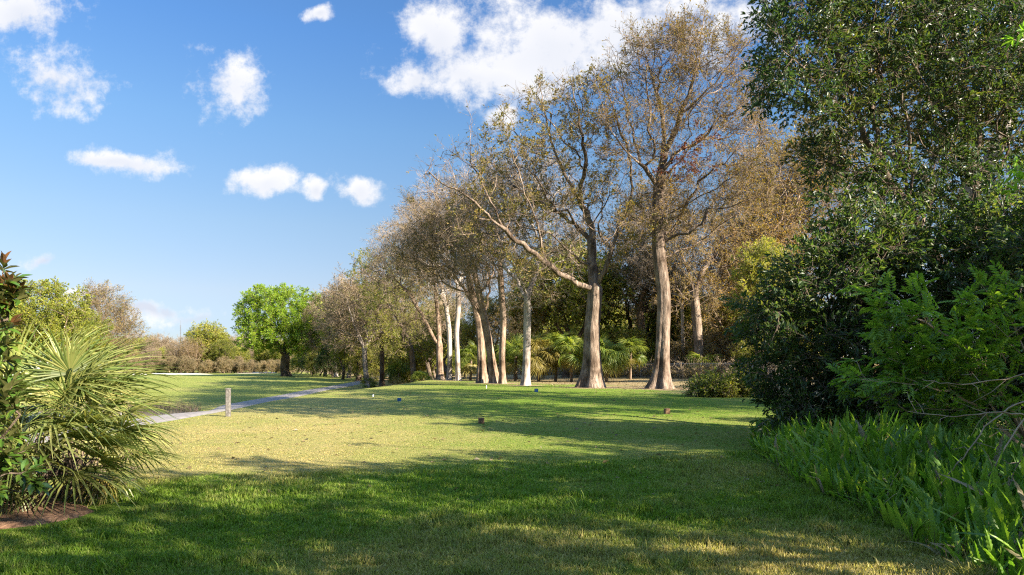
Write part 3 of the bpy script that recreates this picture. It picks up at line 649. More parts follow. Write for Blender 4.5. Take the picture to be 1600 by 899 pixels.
# trees standing behind the wire fence
line_tree('thick broken pale trunk with a stub limb behind the wire fence', 1092, 586, 59, [(1092,586),(1092,540),(1088,490),(1085,455)],
    [(1110,400,70,55,0),(1070,380,55,45,1),(1150,390,55,45,0)], 300, 0.422, 210, 'bark_oak', 'gold_leaf', T_GOLD, fork=[[(1088,490),(1075,468),(1062,452)], [(1085,455),(1100,420),(1120,390)], [(1085,455),(1075,420),(1060,380)]])
line_tree('small pale tree with a Y shaped fork behind the wire fence', 1132, 582, 62, [(1132,582),(1134,550),(1136,518)],
    [(1120,450,50,40,0),(1160,460,50,40,0)], 220, 0.150, 211, 'bark_tan', 'gold_leaf', T_GOLD, fork=[[(1136,518),(1120,490),(1108,460)], [(1136,518),(1150,490),(1162,460)]])
line_tree('slim brown trunk rising beside the dark shrub', 1163, 582, 60, [(1164,582),(1163,540),(1160,480),(1158,420)],
    [(1160,350,55,70,0),(1200,380,50,60,0)], 260, 0.136, 212, 'bark_tan', 'gold_leaf', T_GOLD)
line_tree('thin grey trunk between the tallest oak and the broken trunk', 1066, 588, 63, [(1067,588),(1067,540),(1066,480),(1063,430)],
    [(1060,370,55,50,0),(1020,390,45,45,1)], 220, 0.143, 213, 'bark_pale', 'brown_leaf', T_BARE)

# ---- generic trees: built once per kind, then copied
def kind_tree(seed, h, trunk_h, rb, ells, n, bark, leaf, twig, temps, per=2, nlimb=4, bf=.35, rtip=.014, step=.8, lean=.05, p_node=1.0, kmax=10, rmax=2.6):
    r = rng_(seed); sk = Skel(); top = np.array([r.normal(0, lean)*h, r.normal(0, lean)*h, trunk_h])
    sk.limb([(0, 0, 0), top*.5+r.normal(0, .1, 3)*[1, 1, 0], top], trunk_h*.6, .6, .05, r, close=.3)
    for k in range(nlimb):
        a = k*2*np.pi/nlimb+r.normal(0, .4); rr = r.uniform(.12, .3)*h
        sk.limb([top, top+np.array([np.cos(a)*rr*.5, np.sin(a)*rr*.5, h*.13]), top+np.array([np.cos(a)*rr, np.sin(a)*rr, (h-trunk_h)*r.uniform(.4, .7)])], 0, .6, .06, r)
    E = [(np.array(c, float)*h, np.array(s, float)*h) for c, s in ells]
    sk.grow(ellipsoid_pts(r, E, n, .35), bf, step, .08, r); sk.radii(rb, rtip)
    a, b = MB(), MB(); sk.wood(a, 0, flare(.4, .5, 5, seed, .05), kmax, rmin=0)
    sk.sprays(b, r, temps, per, rtip*rmax, p_node=p_node)
    return a.mesh('trunk', bark), b.mesh('crown', [leaf, twig])
DOME = [((0, 0, .66), (.34, .34, .30)), ((.2, .1, .55), (.2, .2, .2)), ((-.2, -.1, .58), (.2, .2, .2)), ((0, -.22, .5), (.2, .15, .18))]
TALL = [((0, 0, .62), (.2, .2, .34)), ((.1, 0, .8), (.14, .14, .16)), ((-.1, .08, .5), (.16, .16, .18))]
LOW = [((0, 0, .52), (.38, .38, .40)), ((.2, -.1, .35), (.25, .25, .28)), ((-.22, .1, .4), (.24, .24, .3))]
KINDS = {
    'green':  ('oak_tree', kind_tree(301, 16, 3.2, .75, [((0, 0, .62), (.52, .50, .34)), ((-.22, 0, .72), (.26, .26, .24)), ((.34, 0, .48), (.30, .30, .24)), ((0, -.2, .40), (.46, .34, .16))], 560, M['bark_dark'], M['lime_leaf'], M['twig'], T_FULL, 4)),
    'bare':   ('bare_tree', kind_tree(302, 17, 5.5, .36, DOME, 330, M['bark_pale'], M['brown_leaf'], M['twig_grey'], T_FARBARE, 2)),
    'bare2':  ('bare_tree', kind_tree(303, 18, 6.5, .36, TALL, 320, M['bark_tan'], M['oak_leaf'], M['twig'], T_FARBARE, 2)),
    'olive':  ('oak_tree', kind_tree(304, 15, 3.5, .42, DOME, 330, M['bark_dark'], M['olive_leaf'], M['twig'], T_FAR, 2)),
    'olive2': ('oak_tree', kind_tree(305, 13, 2.5, .36, TALL, 300, M['bark_dark'], M['olive_leaf'], M['twig'], T_BUSHY, 3)),
    'gold':   ('oak_tree', kind_tree(306, 17, 5.0, .36, TALL, 400, M['bark_tan'], M['gold_leaf'], M['twig'], T_GOLD, 3)),
    'gold2':  ('oak_tree', kind_tree(307, 16, 4.5, .36, DOME, 340, M['bark_tan'], M['gold_leaf'], M['twig'], T_GOLD, 2)),
    'yellow': ('oak_tree', kind_tree(308, 16, 4.0, .36, DOME, 400, M['bark_tan'], M['yellow_leaf'], M['twig'], T_FULL, 3)),
    'scrub':  ('understorey_tree', kind_tree(309, 6.5, .8, .12, LOW, 210, M['bark_dark'], M['olive_leaf'], M['twig'], T_BUSHY, 3, rtip=.012)),
    'scrub2': ('understorey_tree', kind_tree(310, 5.5, .6, .10, LOW, 190, M['bark_tan'], M['brush'], M['twig_grey'], T_OAKTUFT, 3, rtip=.012)),
    'shade':  ('evergreen_tree', kind_tree(320, 9, 3.6, .2, [((0, 0, .70), (.34, .34, .24)), ((.2, .1, .62), (.2, .2, .17)), ((-.2, -.1, .64), (.2, .2, .17)), ((0, -.22, .60), (.2, .15, .15))], 150, M['bark_dark'], M['dark_leaf'], M['twig'], T_BUSHY, 2, rtip=.012)),
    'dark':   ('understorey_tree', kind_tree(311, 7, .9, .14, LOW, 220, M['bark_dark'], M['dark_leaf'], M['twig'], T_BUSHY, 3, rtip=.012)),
}
rk = rng_(9)
def plant(kind, x, y, s, label, cat='tree', group=None, rotz=None, dz=-.05, name=None):
    nm, (tm, cm) = KINDS[kind]
    t = thing(name or nm, label, cat, group, at_ground(x, y, dz), rk.random()*6.28 if rotz is None else rotz, s)
    link('trunk', tm, t); link('crown', cm, t); return t
def plant_px(kind, bx, d, s, label, **k): return plant(kind, (bx-CX)/FPX*d, d, s, label, **k)

plant_px('green', 446, 138, 1.16, 'lone round oak in bright green leaf standing on the fairway', rotz=.1)
# canopy beyond the line, going away to the left
for (k, bx, d, s, lab) in [
    ('bare', 575, 92, .95, 'leafless tree with upswept twigs, outermost of the line over the dirt strip'),
    ('olive', 560, 112, 1.0, 'olive oak with dark bole left of the forked trunk'),
    ('bare2', 545, 125, .95, 'pinkish grey leafless tree on the left end of the tree line'),
    ('bare', 525, 135, 1.0, 'wide leafless tree just right of the bright green oak'),
    ('bare2', 508, 150, .95, 'narrow leafless tree partly behind the bright green oak'),
    ('olive2', 535, 118, .7, 'short dark oak under the leafless trees right of the green oak'),
    ('olive', 490, 165, .9, 'dull olive oak close behind the right side of the green oak')]:
    plant_px(k, bx, d, s, lab, group='trees at the left end of the tree line')
# the wood behind the line
W_KIND = {'bare': 'grey leafless tree', 'bare2': 'tan bare topped tree', 'olive': 'broad olive oak', 'olive2': 'narrow olive tree', 'gold': 'narrow golden brown tree', 'gold2': 'broad golden brown oak', 'scrub': 'bushy olive understorey tree', 'scrub2': 'straw coloured understorey bush', 'dark': 'dark leaved bush'}
W_GRP = {k: v+('es' if v.endswith('sh') else 's')+' in the wood' for k, v in W_KIND.items()}
MARKS = [(446, 'the bright green oak'), (525, 'the leftmost leafless tree'), (597, 'the dark forked trunk'), (647, 'the dark twin trunk'), (688, 'the dark brown trunk'), (709, 'the white trunk pair'), (770, 'the close stem cluster'), (820, 'the straight pale trunk'), (924, 'the fluted spreading oak'), (1031, 'the tallest oak'), (1092, 'the broken pale trunk'), (1132, 'the Y forked tree'), (1200, 'the dark shrub')]
def where(x, y):                                        # which landmark it stands by, as seen from the lawn
    p = CX+FPX*x/y; m = min(MARKS, key=lambda q: abs(q[0]-p)); dp = p-m[0]
    return ('straight behind ' if abs(dp) < 7 else 'just right of ' if 0 < dp < 26 else 'just left of ' if -26 < dp < 0 else 'well right of ' if dp > 0 else 'well left of ')+m[1]
ROWS = {15.2: 'first', 19.5: 'second', 22.5: 'third', 27: 'fourth', 48: 'fifth', 62: 'last'}
def wood_row(s0, spacing, kinds, smin, smax, t0, t1, seed):
    r = rng_(seed); t = t0
    while t < t1:
        s = s0+r.normal(0, spacing*.25); tt = t+r.normal(0, spacing*.25)
        x = 8.4+s*.928-tt*.371; y = 39+s*.371+tt*.928
        k = kinds[r.integers(0, len(kinds))]
        if x < y*(.44 if s0 < 30 else .40) and y > 42: plant(k, x, y, r.uniform(smin, smax), f'{W_KIND[k]}, {ROWS[s0]} row of the wood, {where(x, y)}', group=W_GRP[k], rotz=r.random()*6.28)
        t += spacing*r.uniform(.8, 1.2)*(1+max(0, t-60)/130)
wood_row(15.2, 4.6, ['scrub', 'scrub2', 'scrub', 'scrub2', 'scrub'], .45, .8, -10, 200, 1)
wood_row(19.5, 6.5, ['scrub', 'scrub', 'olive2', 'scrub'], .8, 1.15, -13, 200, 2)
wood_row(22.5, 4.5, ['scrub', 'scrub2', 'scrub'], 1.15, 1.5, -8, 60, 7)
wood_row(27, 13, ['gold', 'bare2', 'olive2', 'gold2'], .7, .9, -13, 190, 3)
wood_row(48, 6.0, ['scrub', 'gold2', 'scrub', 'olive'], .8, 1.2, -14, 150, 4)
wood_row(62, 7.0, ['olive', 'gold2', 'olive', 'gold2'], .9, 1.15, -16, 170, 5)

for (k, bx, d, s, lab) in [('gold', 1196, 62, 1.3, 'tall golden crowned tree just right of the tallest oak'), ('bare2', 1250, 64, 1.3, 'thin olive gold tree half hidden by the overhanging evergreen'),
    ('olive2', 1205, 50, .8, 'narrow olive tree between the golden crown and the dark shrub'),
    ('olive2', 702, 86, .8, 'olive tree filling the gap behind the white trunks'), ('gold2', 728, 80, .68, 'gold brown tree between the white trunks and the close cluster'), ('olive2', 755, 76, .72, 'olive tree directly behind the close cluster of stems'), ('gold2', 805, 72, .62, 'gold brown tree just left of the straight pale trunk'), ('olive', 675, 92, .7, 'round olive tree behind the leaning dark limb'),
    ('bare2', 1010, 70, 1.1, 'thin leafless tree in the gap between the two big oaks'), ('olive', 885, 72, .95, 'olive crown behind the long limb of the spreading oak')]:
    plant_px(k, bx, d, s, lab, group='trees behind the two big oaks')
# dark understorey closing the left end of the line
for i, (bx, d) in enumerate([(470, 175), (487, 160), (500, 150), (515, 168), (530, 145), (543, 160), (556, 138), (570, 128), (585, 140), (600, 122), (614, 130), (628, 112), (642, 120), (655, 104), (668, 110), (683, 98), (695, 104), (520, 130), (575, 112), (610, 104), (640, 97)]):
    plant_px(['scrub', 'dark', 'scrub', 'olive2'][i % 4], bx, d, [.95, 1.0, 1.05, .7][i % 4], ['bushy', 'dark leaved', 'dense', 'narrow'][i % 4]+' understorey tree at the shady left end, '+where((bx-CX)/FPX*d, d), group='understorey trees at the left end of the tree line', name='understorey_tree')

# far trees on the left
for (k, bx, d, s, lab) in [
    ('yellow', 72, 62, .70, 'yellow green tree rising behind the palmetto clump'), ('yellow', 122, 74, .60, 'yellow crown to the right of the tallest tree behind the palmetto'),
    ('yellow', 25, 66, .60, 'yellow green tree behind the copper tipped magnolia'),
    ('bare2', 170, 105, .84, 'tall grey brown oak with lacy crown left of the open sky'), ('gold2', 140, 98, .72, 'grey twiggy tree between the yellow crowns and the lacy oak'),
    ('olive', 326, 205, 1.0, 'dome shaped dark oak alone above the far treeline'), ('bare', 283, 198, .62, 'rusty pink leafless tree on the far treeline, left of the dome shaped oak'),
    ('yellow', 348, 190, .6, 'yellowish tree on the right flank of the dome shaped far oak')]:
    plant_px(k, bx, d, s, lab, group='trees across the fairway')
rf = rng_(41)
def far_by(bx): return min([(130, 'above the palmetto'), (175, 'under the lacy oak'), (225, 'left of the thin mast'), (262, 'by the thin mast'), (300, 'left of the dome shaped oak'), (345, 'right of the dome shaped oak'), (395, 'left of the bright green oak'), (450, 'behind the bright green oak'), (500, 'right of the bright green oak')], key=lambda q: abs(q[0]-bx))[1]
F_LAB = {'yellow': 'small yellow green tree in the far treeline past the bunkers', 'bare': 'small grey leafless tree in the far treeline past the bunkers', 'gold2': 'small rusty brown tree in the far treeline past the bunkers', 'olive': 'small dark olive tree in the far treeline past the bunkers', 'scrub2': 'low straw brown bush at the foot of the far treeline', 'olive2': 'small narrow dark tree in the far treeline past the bunkers'}
for i in range(64):
    d = rf.uniform(192, 240); bx = 130+i*5.6+rf.normal(0, 5); k = ['bare', 'olive', 'olive', 'gold2', 'olive2', 'yellow'][rf.integers(0, 6)]
    near = far_by(bx)
    plant_px(k, bx, d, rf.uniform(.45, .72)*d/205, F_LAB[k].replace(' past the bunkers', '')+', '+near, group=F_LAB[k].split(' in the ')[0]+'s')
for i in range(46):
    d = rf.uniform(184, 194); bx = 120+i*7.5+rf.normal(0, 4)
    plant_px('scrub2', bx, d, rf.uniform(.55, .95), 'low straw brown bush under the far treeline, '+far_by(bx), cat='bush', group='low bushes along the far treeline', name='bush')

# ------------------------------------------------------------------ sabal palms in the wood
def fan(r, n=26, R_=.8, wdt=.035, spread=2.5, droop=.5, costa=.12):
    """a fan of n folded blades from the origin, along +y"""
    V, F = [], []; ang = np.linspace(-spread, spread, n)
    for a in ang:
        a += r.normal(0, .02); L = R_*(1-.22*(abs(a)/spread)**2)*r.uniform(.92, 1.05)
        t = np.array([.06, .3, .6, .85, 1.0]); w = wdt*np.array([.5, 1.0, .75, .4, .03]); dr = droop*r.uniform(.6, 1.4)
        P = np.stack([np.sin(a)*L*t, np.cos(a)*L*t+costa*np.cos(a*.5), -dr*L*t**2.6+.14*L*np.abs(np.sin(a*.6))*t], 1)
        P[:, 1] -= .12*dr*L*t**3*np.cos(a)
        s = np.array([np.cos(a), -np.sin(a), 0.]); o = len(V)*15
        B = np.stack([P-w[:, None]*s+np.array([0, 0, .35])*w[:, None], P-np.array([0, 0, .25])*w[:, None], P+w[:, None]*s+np.array([0, 0, .35])*w[:, None]], 1)
        V.append(B.reshape(-1, 3))
        for k in range(4):
            b = o+k*3; F += [(b, b+1, b+4, b+3), (b+1, b+2, b+5, b+4)]
    return np.concatenate(V), np.array(F)
def palm_meshes(seed, h, nf, lm, dm):
    r = rng_(seed); a, b = MB(), MB()
    t = np.linspace(0, 1, 9)[:, None]; P = np.hstack([.25*np.sin(t*2)*h*.1, .1*t, t*h]); tube(a, P, .17-.03*t[:, 0], 8, 0)
    fans = [fan(r, 26, 1.15, .042, 2.4, .7) for _ in range(4)]
    for k in range(nf):
        az = r.random()*6.28; el = r.uniform(-.9, 1.2) if k > nf*.3 else r.uniform(.4, 1.4)
        d = np.array([np.cos(az)*np.cos(el), np.sin(az)*np.cos(el), np.sin(el)]); o = P[-1]; e = o+d*1.35+np.array([0, 0, -.15])
        tube(b, np.array([o, (o+e)/2+[0, 0, .08], e]), [.02, .015, .01], 3, 0)
        V, F = fans[k % 4]; dd = d+np.array([0, 0, -.35])
        scatter(b, V, F, e[None], frames(dd[None], np.array([r.normal(0, .3)])), [r.uniform(.85, 1.2)], 1 if (el < -.35 and r.random() < .7) else 0)
    return a.mesh('trunk', M['bark_tan']), b.mesh('crown', [lm, dm])
PALMS = [palm_meshes(1, 2.5, 34, M['palm_wood'], M['palm_dry']), palm_meshes(2, 3.4, 36, M['palm_wood'], M['palm_dry']), palm_meshes(3, 2.6, 34, M['palm_dry'], M['palm_dry']), palm_meshes(4, .9, 26, M['palm_wood'], M['palm_wood'])]
def palm(k, bx, d, s, label):
    x = (bx-CX)/FPX*d; t = thing('sabal_palm', label, 'palm', 'sabal palms in the wood', at_ground(x, d), rk.random()*6.28, s*.82)
    link('trunk', PALMS[k][0], t); link('crown', PALMS[k][1], t)
for a in [(2, 842, 58, 1.05, 'palm with drooping yellow fronds right of the straight pale trunk'), (1, 868, 60, 1.0, 'tall green palm between the yellow palm and the fluted oak'),
          (1, 893, 57, .9, 'green palm just left of the fluted oak trunk'), (0, 948, 56, 1.05, 'green palm just right of the fluted oak trunk'), (0, 805, 62, 1.1, 'green palm in the gap left of the straight pale trunk'),
          (3, 1100, 58, 1.0, 'low palm fan behind the broken pale trunk'), (0, 735, 66, 1.0, 'green palm behind the close cluster of stems'), (0, 622, 88, 1.0, 'green palm in the gap left of the dark twin trunk'),
          (3, 577, 92, .65, 'small low palm on the dirt edge far left of the tree line'), (3, 660, 76, .7, 'low palm beside the dark twin trunk'), (1, 985, 60, .85, 'green palm standing midway between the two big oaks')]: palm(*a)

# ------------------------------------------------------------------ brush, fence
def brush_strip(name, label, s0, s1, t0, t1, n, temps, mats, smin, smax, seed, kind='stuff'):
    r = rng_(seed); s = r.uniform(s0, s1, n); t = r.uniform(t0, t1, n)
    x = 8.4+s*.928-t*.371; y = 39+s*.371+t*.928; k = (x > -.6*y) & (fbm(x*.35, y*.35, seed, 3) > .40); x, y = x[k], y[k]; n = len(x)
    mb = MB(); P = np.stack([x, y, H(x, y)], 1); d = r.normal(0, .5, (n, 3))+np.array([0, 0, 1.0]); Mx = frames(d, r.random(n)*6.28); sc_ = r.uniform(smin, smax, n); w = r.integers(0, len(temps), n)
    for i, ((tv, tf), (lv, lf)) in enumerate(temps):
        q = w == i; scatter(mb, tv, tf, P[q], Mx[q], sc_[q], 1); scatter(mb, lv, lf, P[q]+np.array([0, 0, .05]), Mx[q], sc_[q], 0)
    return tag(mb.build(name, mats), label, 'undergrowth', kind=kind)
brush_strip('undergrowth', 'dry tan brush and vines growing along the wire fence', 11.6, 16, -16, 90, 4200, T_OAKTUFT+T_BARE, [M['brush'], M['twig_grey']], .7, 1.6, 3)
brush_strip('undergrowth', 'olive green ground brush on the floor of the wood', 17, 30, -16, 90, 3000, T_BUSHY, [M['olive_leaf'], M['twig']], .8, 2.0, 4)
def fence():
    s = 12.8; t = np.arange(-14, 60, 3.0); X_ = 8.4+s*.928-t*.371; Y_ = 39+s*.371+t*.928; Z_ = H(X_, Y_)
    f = thing('wire_fence', 'low chain link wire fence running behind the tall trees', 'fence', None, (X_[0], Y_[0], Z_[0])); o = np.array([X_[0], Y_[0], Z_[0]])
    P = np.stack([X_, Y_, Z_], 1)-o
    for p in P:
        m = MB(); tube(m, [(0, 0, -.1), (0, 0, 1.0), (0, 0, 1.32)], .03, 6, 0, cap=True); q = m.build('fence_post', M['metal'], f); q.location = p
    m = MB(); tube(m, P+[0, 0, 1.25], .02, 5); m.build('top_rail', M['metal'], f)
    n = 900; u = np.linspace(0, len(t)-1, n); A = np.stack([np.interp(u, np.arange(len(t)), P[:, k]) for k in range(3)], 1); k = 14
    m = MB()
    for a, b in ((0, 1.22), (1.22, 0)):
        m.add(*prism(A[:-k]+[0, 0, a+.02], A[k:]+[0, 0, b+.02], .0022, .0022))
    m.build('wire_mesh', M['metal'], f)
fence()

# ------------------------------------------------------------------ tee markers, post, stakes, mast
def post():
    x, y = (356.5-CX)/FPX*21.5, 21.5
    t = thing('wooden_post', 'square weathered grey wooden post at the edge of the bank', 'post', None, at_ground(x, y, 0), .12)
    m = MB(); box(m, (0, 0, .36), (.135, .135, 1.0), 0, .012); m.build('shaft', M['weathered'], t)
    m = MB(); box(m, (0, 0, .876), (.15, .15, .026), 0, .01); m.build('cap', M['weathered'], t)
post()
def marker(bx, d, mat, label, size=.15, hgt=.15):
    x = (bx-CX)/FPX*d; m = MB(); box(m, (0, 0, hgt*.5), (size, size, hgt), 0, .014, .15)
    t = thing('tee_marker', label, 'tee marker', 'tee markers on the tee', at_ground(x, d, 0))
    m.build('block', mat, t); m = MB(); tube(m, [(0, 0, -.12), (0, 0, .02)], .012, 6); m.build('spike', M['metal'], t)
marker(752, 19.3, M['tee_brown'], 'brown wooden block tee marker in the sunlit strip, nearest to the camera', .16, .16)
marker(1042, 22.4, M['tee_brown'], 'brown wooden block tee marker in shade in front of the tallest oak', .17, .17)
marker(624, 28, M['tee_blue'], 'dark blue tee marker at the left side of the tee', .16, .14)
marker(838, 35, M['tee_blue'], 'teal blue tee marker in front of the straight pale trunk', .18, .17)
marker(583, 31, M['white'], 'white tee marker at the left rim of the tee', .07, .09)
marker(760, 40, M['white'], 'white tee marker in front of the close cluster of stems', .05, .16)
def stake(bx, d, label, h=.9):
    x = (bx-CX)/FPX*d; t = thing('stake', label, 'stake', None, at_ground(x, d, 0))
    m = MB(); tube(m, [(0, 0, -.2), (0, 0, h*.85)], .045, 6, cap=True); m.build('shaft', M['white'], t)
    m = MB(); tube(m, [(0, 0, h*.85), (0, 0, h)], .05, 6, cap=True); m.build('tip', M['tee_brown'], t)
stake(189, 66, 'thin white stake in the rough beyond the pond', 1.35)
def mast():
    d = 900; x = (282-CX)/FPX*d; t = thing('radio_mast', 'very thin grey radio mast far behind the treeline', 'mast', None, (x, d, 0))
    m = MB()
    for k in range(3):
        a = k*2.094; tube(m, [(np.cos(a)*.6, np.sin(a)*.6, 0), (np.cos(a)*.6, np.sin(a)*.6, 58)], .10, 4)
    for z in range(2, 58, 2):
        for k in range(3):
            a, b = k*2.094, (k+1)*2.094; tube(m, [(np.cos(a)*.6, np.sin(a)*.6, z), (np.cos(b)*.6, np.sin(b)*.6, z+1)], .06, 3)
    m.build('lattice', M['bark_dark'], t); m = MB(); tube(m, [(0, 0, 57), (0, 0, 64)], .06, 5); m.build('aerial', M['bark_dark'], t)
mast()
def reeds():
    r = rng_(8); n = 900; a = r.uniform(.15*np.pi, .95*np.pi, n); q = r.uniform(.9, 1.12, n)
    x = POND[0]+6.6*q*np.cos(a); y = POND[1]+5.1*q*np.sin(a); P = np.stack([x, y, np.maximum(H(x, y), -1.8)], 1)
    tip = P+np.stack([r.normal(0, .22, n), r.normal(0, .22, n), r.uniform(.25, .75, n)*(.5+fbm(x*.5, y*.5, 3))], 1)
    m = MB(); m.add(*prism(P, tip, .014, .004)); tag(m.build('reeds', M['twig']), 'brown dead reeds on the far bank of the pond', 'reeds', kind='stuff')
reeds()

# ------------------------------------------------------------------ palmetto on the left
def palmetto():
    r = rng_(21); cx, cyy = -6.15, 8.6
    t = thing('palmetto', 'big clump of saw palmetto with stiff fan fronds on the mulch bed', 'palm', None, at_ground(cx, cyy, 0))
    m = MB()
    for k in range(5):
        a = r.random()*6.28; tube(m, [(0+np.cos(a)*.1, np.sin(a)*.1, -.05), (np.cos(a)*.35, np.sin(a)*.3, .25), (np.cos(a)*.6, np.sin(a)*.5, .5)], [.12, .11, .08], 8, 0)
    m.build('stem', M['bark_dark'], t)
    fans = []
    for k in range(6):
        mm = MB(); V, F = fan(r, 30, .80, .0155, 1.9, .2+.10*k, .1); Lp = 1.0
        tube(mm, [(0, -Lp, 0), (0, -Lp*.5, .06), (0, 0, 0), (0, .12, -.01)], [.016, .012, .011, .006], 5, 0); mm.add(V, F, 0)
        fans.append(mm.mesh('frond', M['palm']))
    mm = MB(); V, F = fan(r, 30, .7, .014, 1.6, 1.1, .1); tube(mm, [(0, -.7, 0), (0, 0, 0)], [.014, .01], 5, 0); mm.add(V, F, 0); deadf = mm.mesh('frond', M['palm_dry'])
    from mathutils import Matrix
    def frond(hub, d, roll, me, s):
        Mx = frames(np.array([d], float), np.array([roll]))[0]*s
        o = link('frond', me, t); o.matrix_local = Matrix([[*Mx[0], hub[0]], [*Mx[1], hub[1]], [*Mx[2], hub[2]], [0, 0, 0, 1]])
    for k in range(76):
        az = r.random()*2*np.pi; el = r.uniform(.02, 1.35)
        rad = .5+.8*np.cos(el)*r.uniform(.6, 1.1)
        hub = (np.cos(az)*rad*1.0, np.sin(az)*rad*.8, .35+1.30*np.sin(el)*r.uniform(.75, 1.05))
        d = (np.cos(az)*np.cos(el), np.sin(az)*np.cos(el), np.sin(el)*.95-.05); frond(hub, d, r.normal(0, .5), fans[r.integers(0, 6)], r.uniform(.8, 1.12))
    for k in range(7):
        az = r.uniform(-2.6, .2); d = (np.cos(az), np.sin(az), -.25); f = r.uniform(.85, 1.25)
        frond((np.cos(az)*f, np.sin(az)*.8*f, .32), d, r.normal(0, .4), deadf if k % 2 else fans[5], .72)
    # dead thatch of old petioles in the heart of the clump
    n = 260; a = r.random(n)*6.28; q = np.sqrt(r.random(n))*.95; P = np.stack([np.cos(a)*q, np.sin(a)*q*.8, 0*q], 1); tip = P*1.1+np.stack([r.normal(0, .25, n), r.normal(0, .25, n), r.uniform(.2, .9, n)], 1)
    m = MB(); m.add(*prism(P, tip, .012, .006)); m.build('thatch', M['twig'], t)['kind'] = 'stuff'
palmetto()
def magnolia():
    r = rng_(31); x, y = -5.3, 6.95
    t = thing('magnolia', 'young magnolia with glossy leaves and copper tips at the left edge', 'tree', None, at_ground(x, y, 0))
    sk = Skel(); sk.limb([(0, 0, 0), (.02, 0, 1.0), (.0, .05, 2.0), (.12, 0, 2.72)], .3, .2, .01, r)
    n = 84; z = r.uniform(.28, 2.6, n); a = r.random(n)*6.28; q = r.uniform(.12, .52, n)*(1.1-.30*z)
    sk.grow(np.stack([np.cos(a)*q+.05*z, np.sin(a)*q, z], 1), .5, .12, .01, r, .4); sk.radii(.05, .006)
    m = MB(); sk.wood(m, 0, None, 8); m.build('trunk', M['bark_dark'], t)
    lf, cp = MB(), MB(); tips = np.where(sk.tip)[0]
    for i in tips:
        d = unit(sk.P[i]-sk.P[sk.par[i]]); k = 13; az = np.arange(k)*2.4+r.random()*6; op = np.linspace(.25, 1.35, k)
        Mx = frames(d[None], np.zeros(1))[0]
        dl = (Mx@np.stack([np.sin(op)*np.cos(az), np.cos(op), np.sin(op)*np.sin(az)])).T
        P = sk.P[i]-d*(np.linspace(0, .11, k))[:, None]
        sh = LEAF8*np.array([.42, 1, .8]); cop = r.random() < (.3 if sk.P[i][2] > 1.9 else .07)
        q = np.arange(k) < (5 if cop else 0)
        L_ = r.uniform(.11, .17, k); fr = frames(dl, r.normal(0, .25, k))
        scatter(cp, sh, LEAF8F, P[q], fr[q], L_[q]*.9, 0); scatter(lf, sh, LEAF8F, P[~q], fr[~q], L_[~q], 0)
    lf.build('leaves', M['magnolia'], t); cp.build('copper_leaves', M['copper'], t)
magnolia()

# ------------------------------------------------------------------ the dark trees on the right
def big_tree():
    r = rng_(51); d = 16.0; bx, by = 1525, 690
    x0 = (bx-CX)/FPX*d; base = np.array([x0, d, float(H(x0, d))-.05]); W = lambda a, b, dy=0: px(a, b, d+dy)-base
    sk = Skel()
    sk.limb([(0, 0, 0), W(1515, 600), W(1490, 480), W(1455, 385)], 2.5, .3, .03, r, close=.25)
    sk.limb([W(1455, 385), W(1415, 325), W(1380, 260), W(1345, 195), W(1320, 120), W(1300, 40, .5), W(1290, -60, 1)], 0, .3, .03, r)
    sk.limb([W(1490, 480), W(1520, 380, .8), W(1530, 250, 1.5), W(1525, 100, 2), W(1530, -80, 2.5)], 0, .3, .03, r)
    sk.limb([W(1455, 385), W(1400, 350, -1), W(1340, 330, -1.8), W(1290, 300, -2)], 0, .3, .03, r)
    sk.limb([W(1345, 195), W(1290, 140, -1), W(1230, 90, -1.5), W(1200, 40, -1.5)], 0, .3, .03, r)
    E = []
    for (a, b, rx, ry, dy) in [(1300, 60, 110, 100, 0), (1260, 130, 75, 60, -1), (1400, 30, 120, 100, 1), (1520, 60, 110, 110, 1), (1330, 210, 90, 60, 0), (1320, -30, 110, 60, 0), (1450, -40, 130, 60, 1), (1540, 220, 80, 70, 2), (1245, 30, 50, 80, -1), (1620, 100, 90, 120, 1.5), (1480, 320, 60, 60, 1), (1440, 250, 80, 60, 1), (1560, 330, 80, 80, 2), (1460, 90, 150, 110, 0), (1570, 160, 90, 110, 1), (1335, 275, 75, 45, 0), (1400, 310, 75, 50, 0), (1490, 290, 80, 60, 0)]:
        E.append((W(a, b, dy), np.array([rx, (rx+ry)*.55, ry])/FPX*d))
    sk.grow(ellipsoid_pts(r, E, 1180, .3), .3, .3, .03, r); sk.radii(.17, .006)
    t = thing('laurel_tree', 'tall dark evergreen overhanging the lawn on the right', 'tree', None, tuple(base))
    a, b = MB(), MB(); sk.wood(a, 0, flare(.4, .5, 5, 1, .05), 14); a.build('trunk', M['bark_dark'], t)
    sk.sprays(b, r, T_NEAR, 2, .015, .75, 1.2, .1); b.build('crown', [M['laurel_leaf'], M['twig']], t)
    return t
BIG = big_tree()
def shrub_mesh(seed, ells, n, lm, temps, rb, per=2, rtip=.006, nst=5, step=.3, rmax=2.4, trunk=None):
    r = rng_(seed); sk = Skel(); sk.limb([(0, 0, 0), (.05, 0, .35)], .1, .2, .01, r)
    for k in range(nst):
        c, s_ = ells[k % len(ells)]; sk.limb([(.05, 0, .35), np.array(c)*.5+r.normal(0, .1, 3)+[0, 0, .1], np.array(c)], .2, .3, .03, r)
    sk.grow(ellipsoid_pts(r, [(np.array(c, float), np.array(s_, float)) for c, s_ in ells], n, .3), .35, step, .03, r); sk.radii(rb, rtip)
    a, b = MB(), MB(); sk.wood(a, 0, None, 8); sk.sprays(b, r, temps, per, rtip*rmax, .8, 1.3, .15)
    return a.mesh('stem', trunk or M['bark_dark']), b.mesh('foliage', [lm, M['twig']])
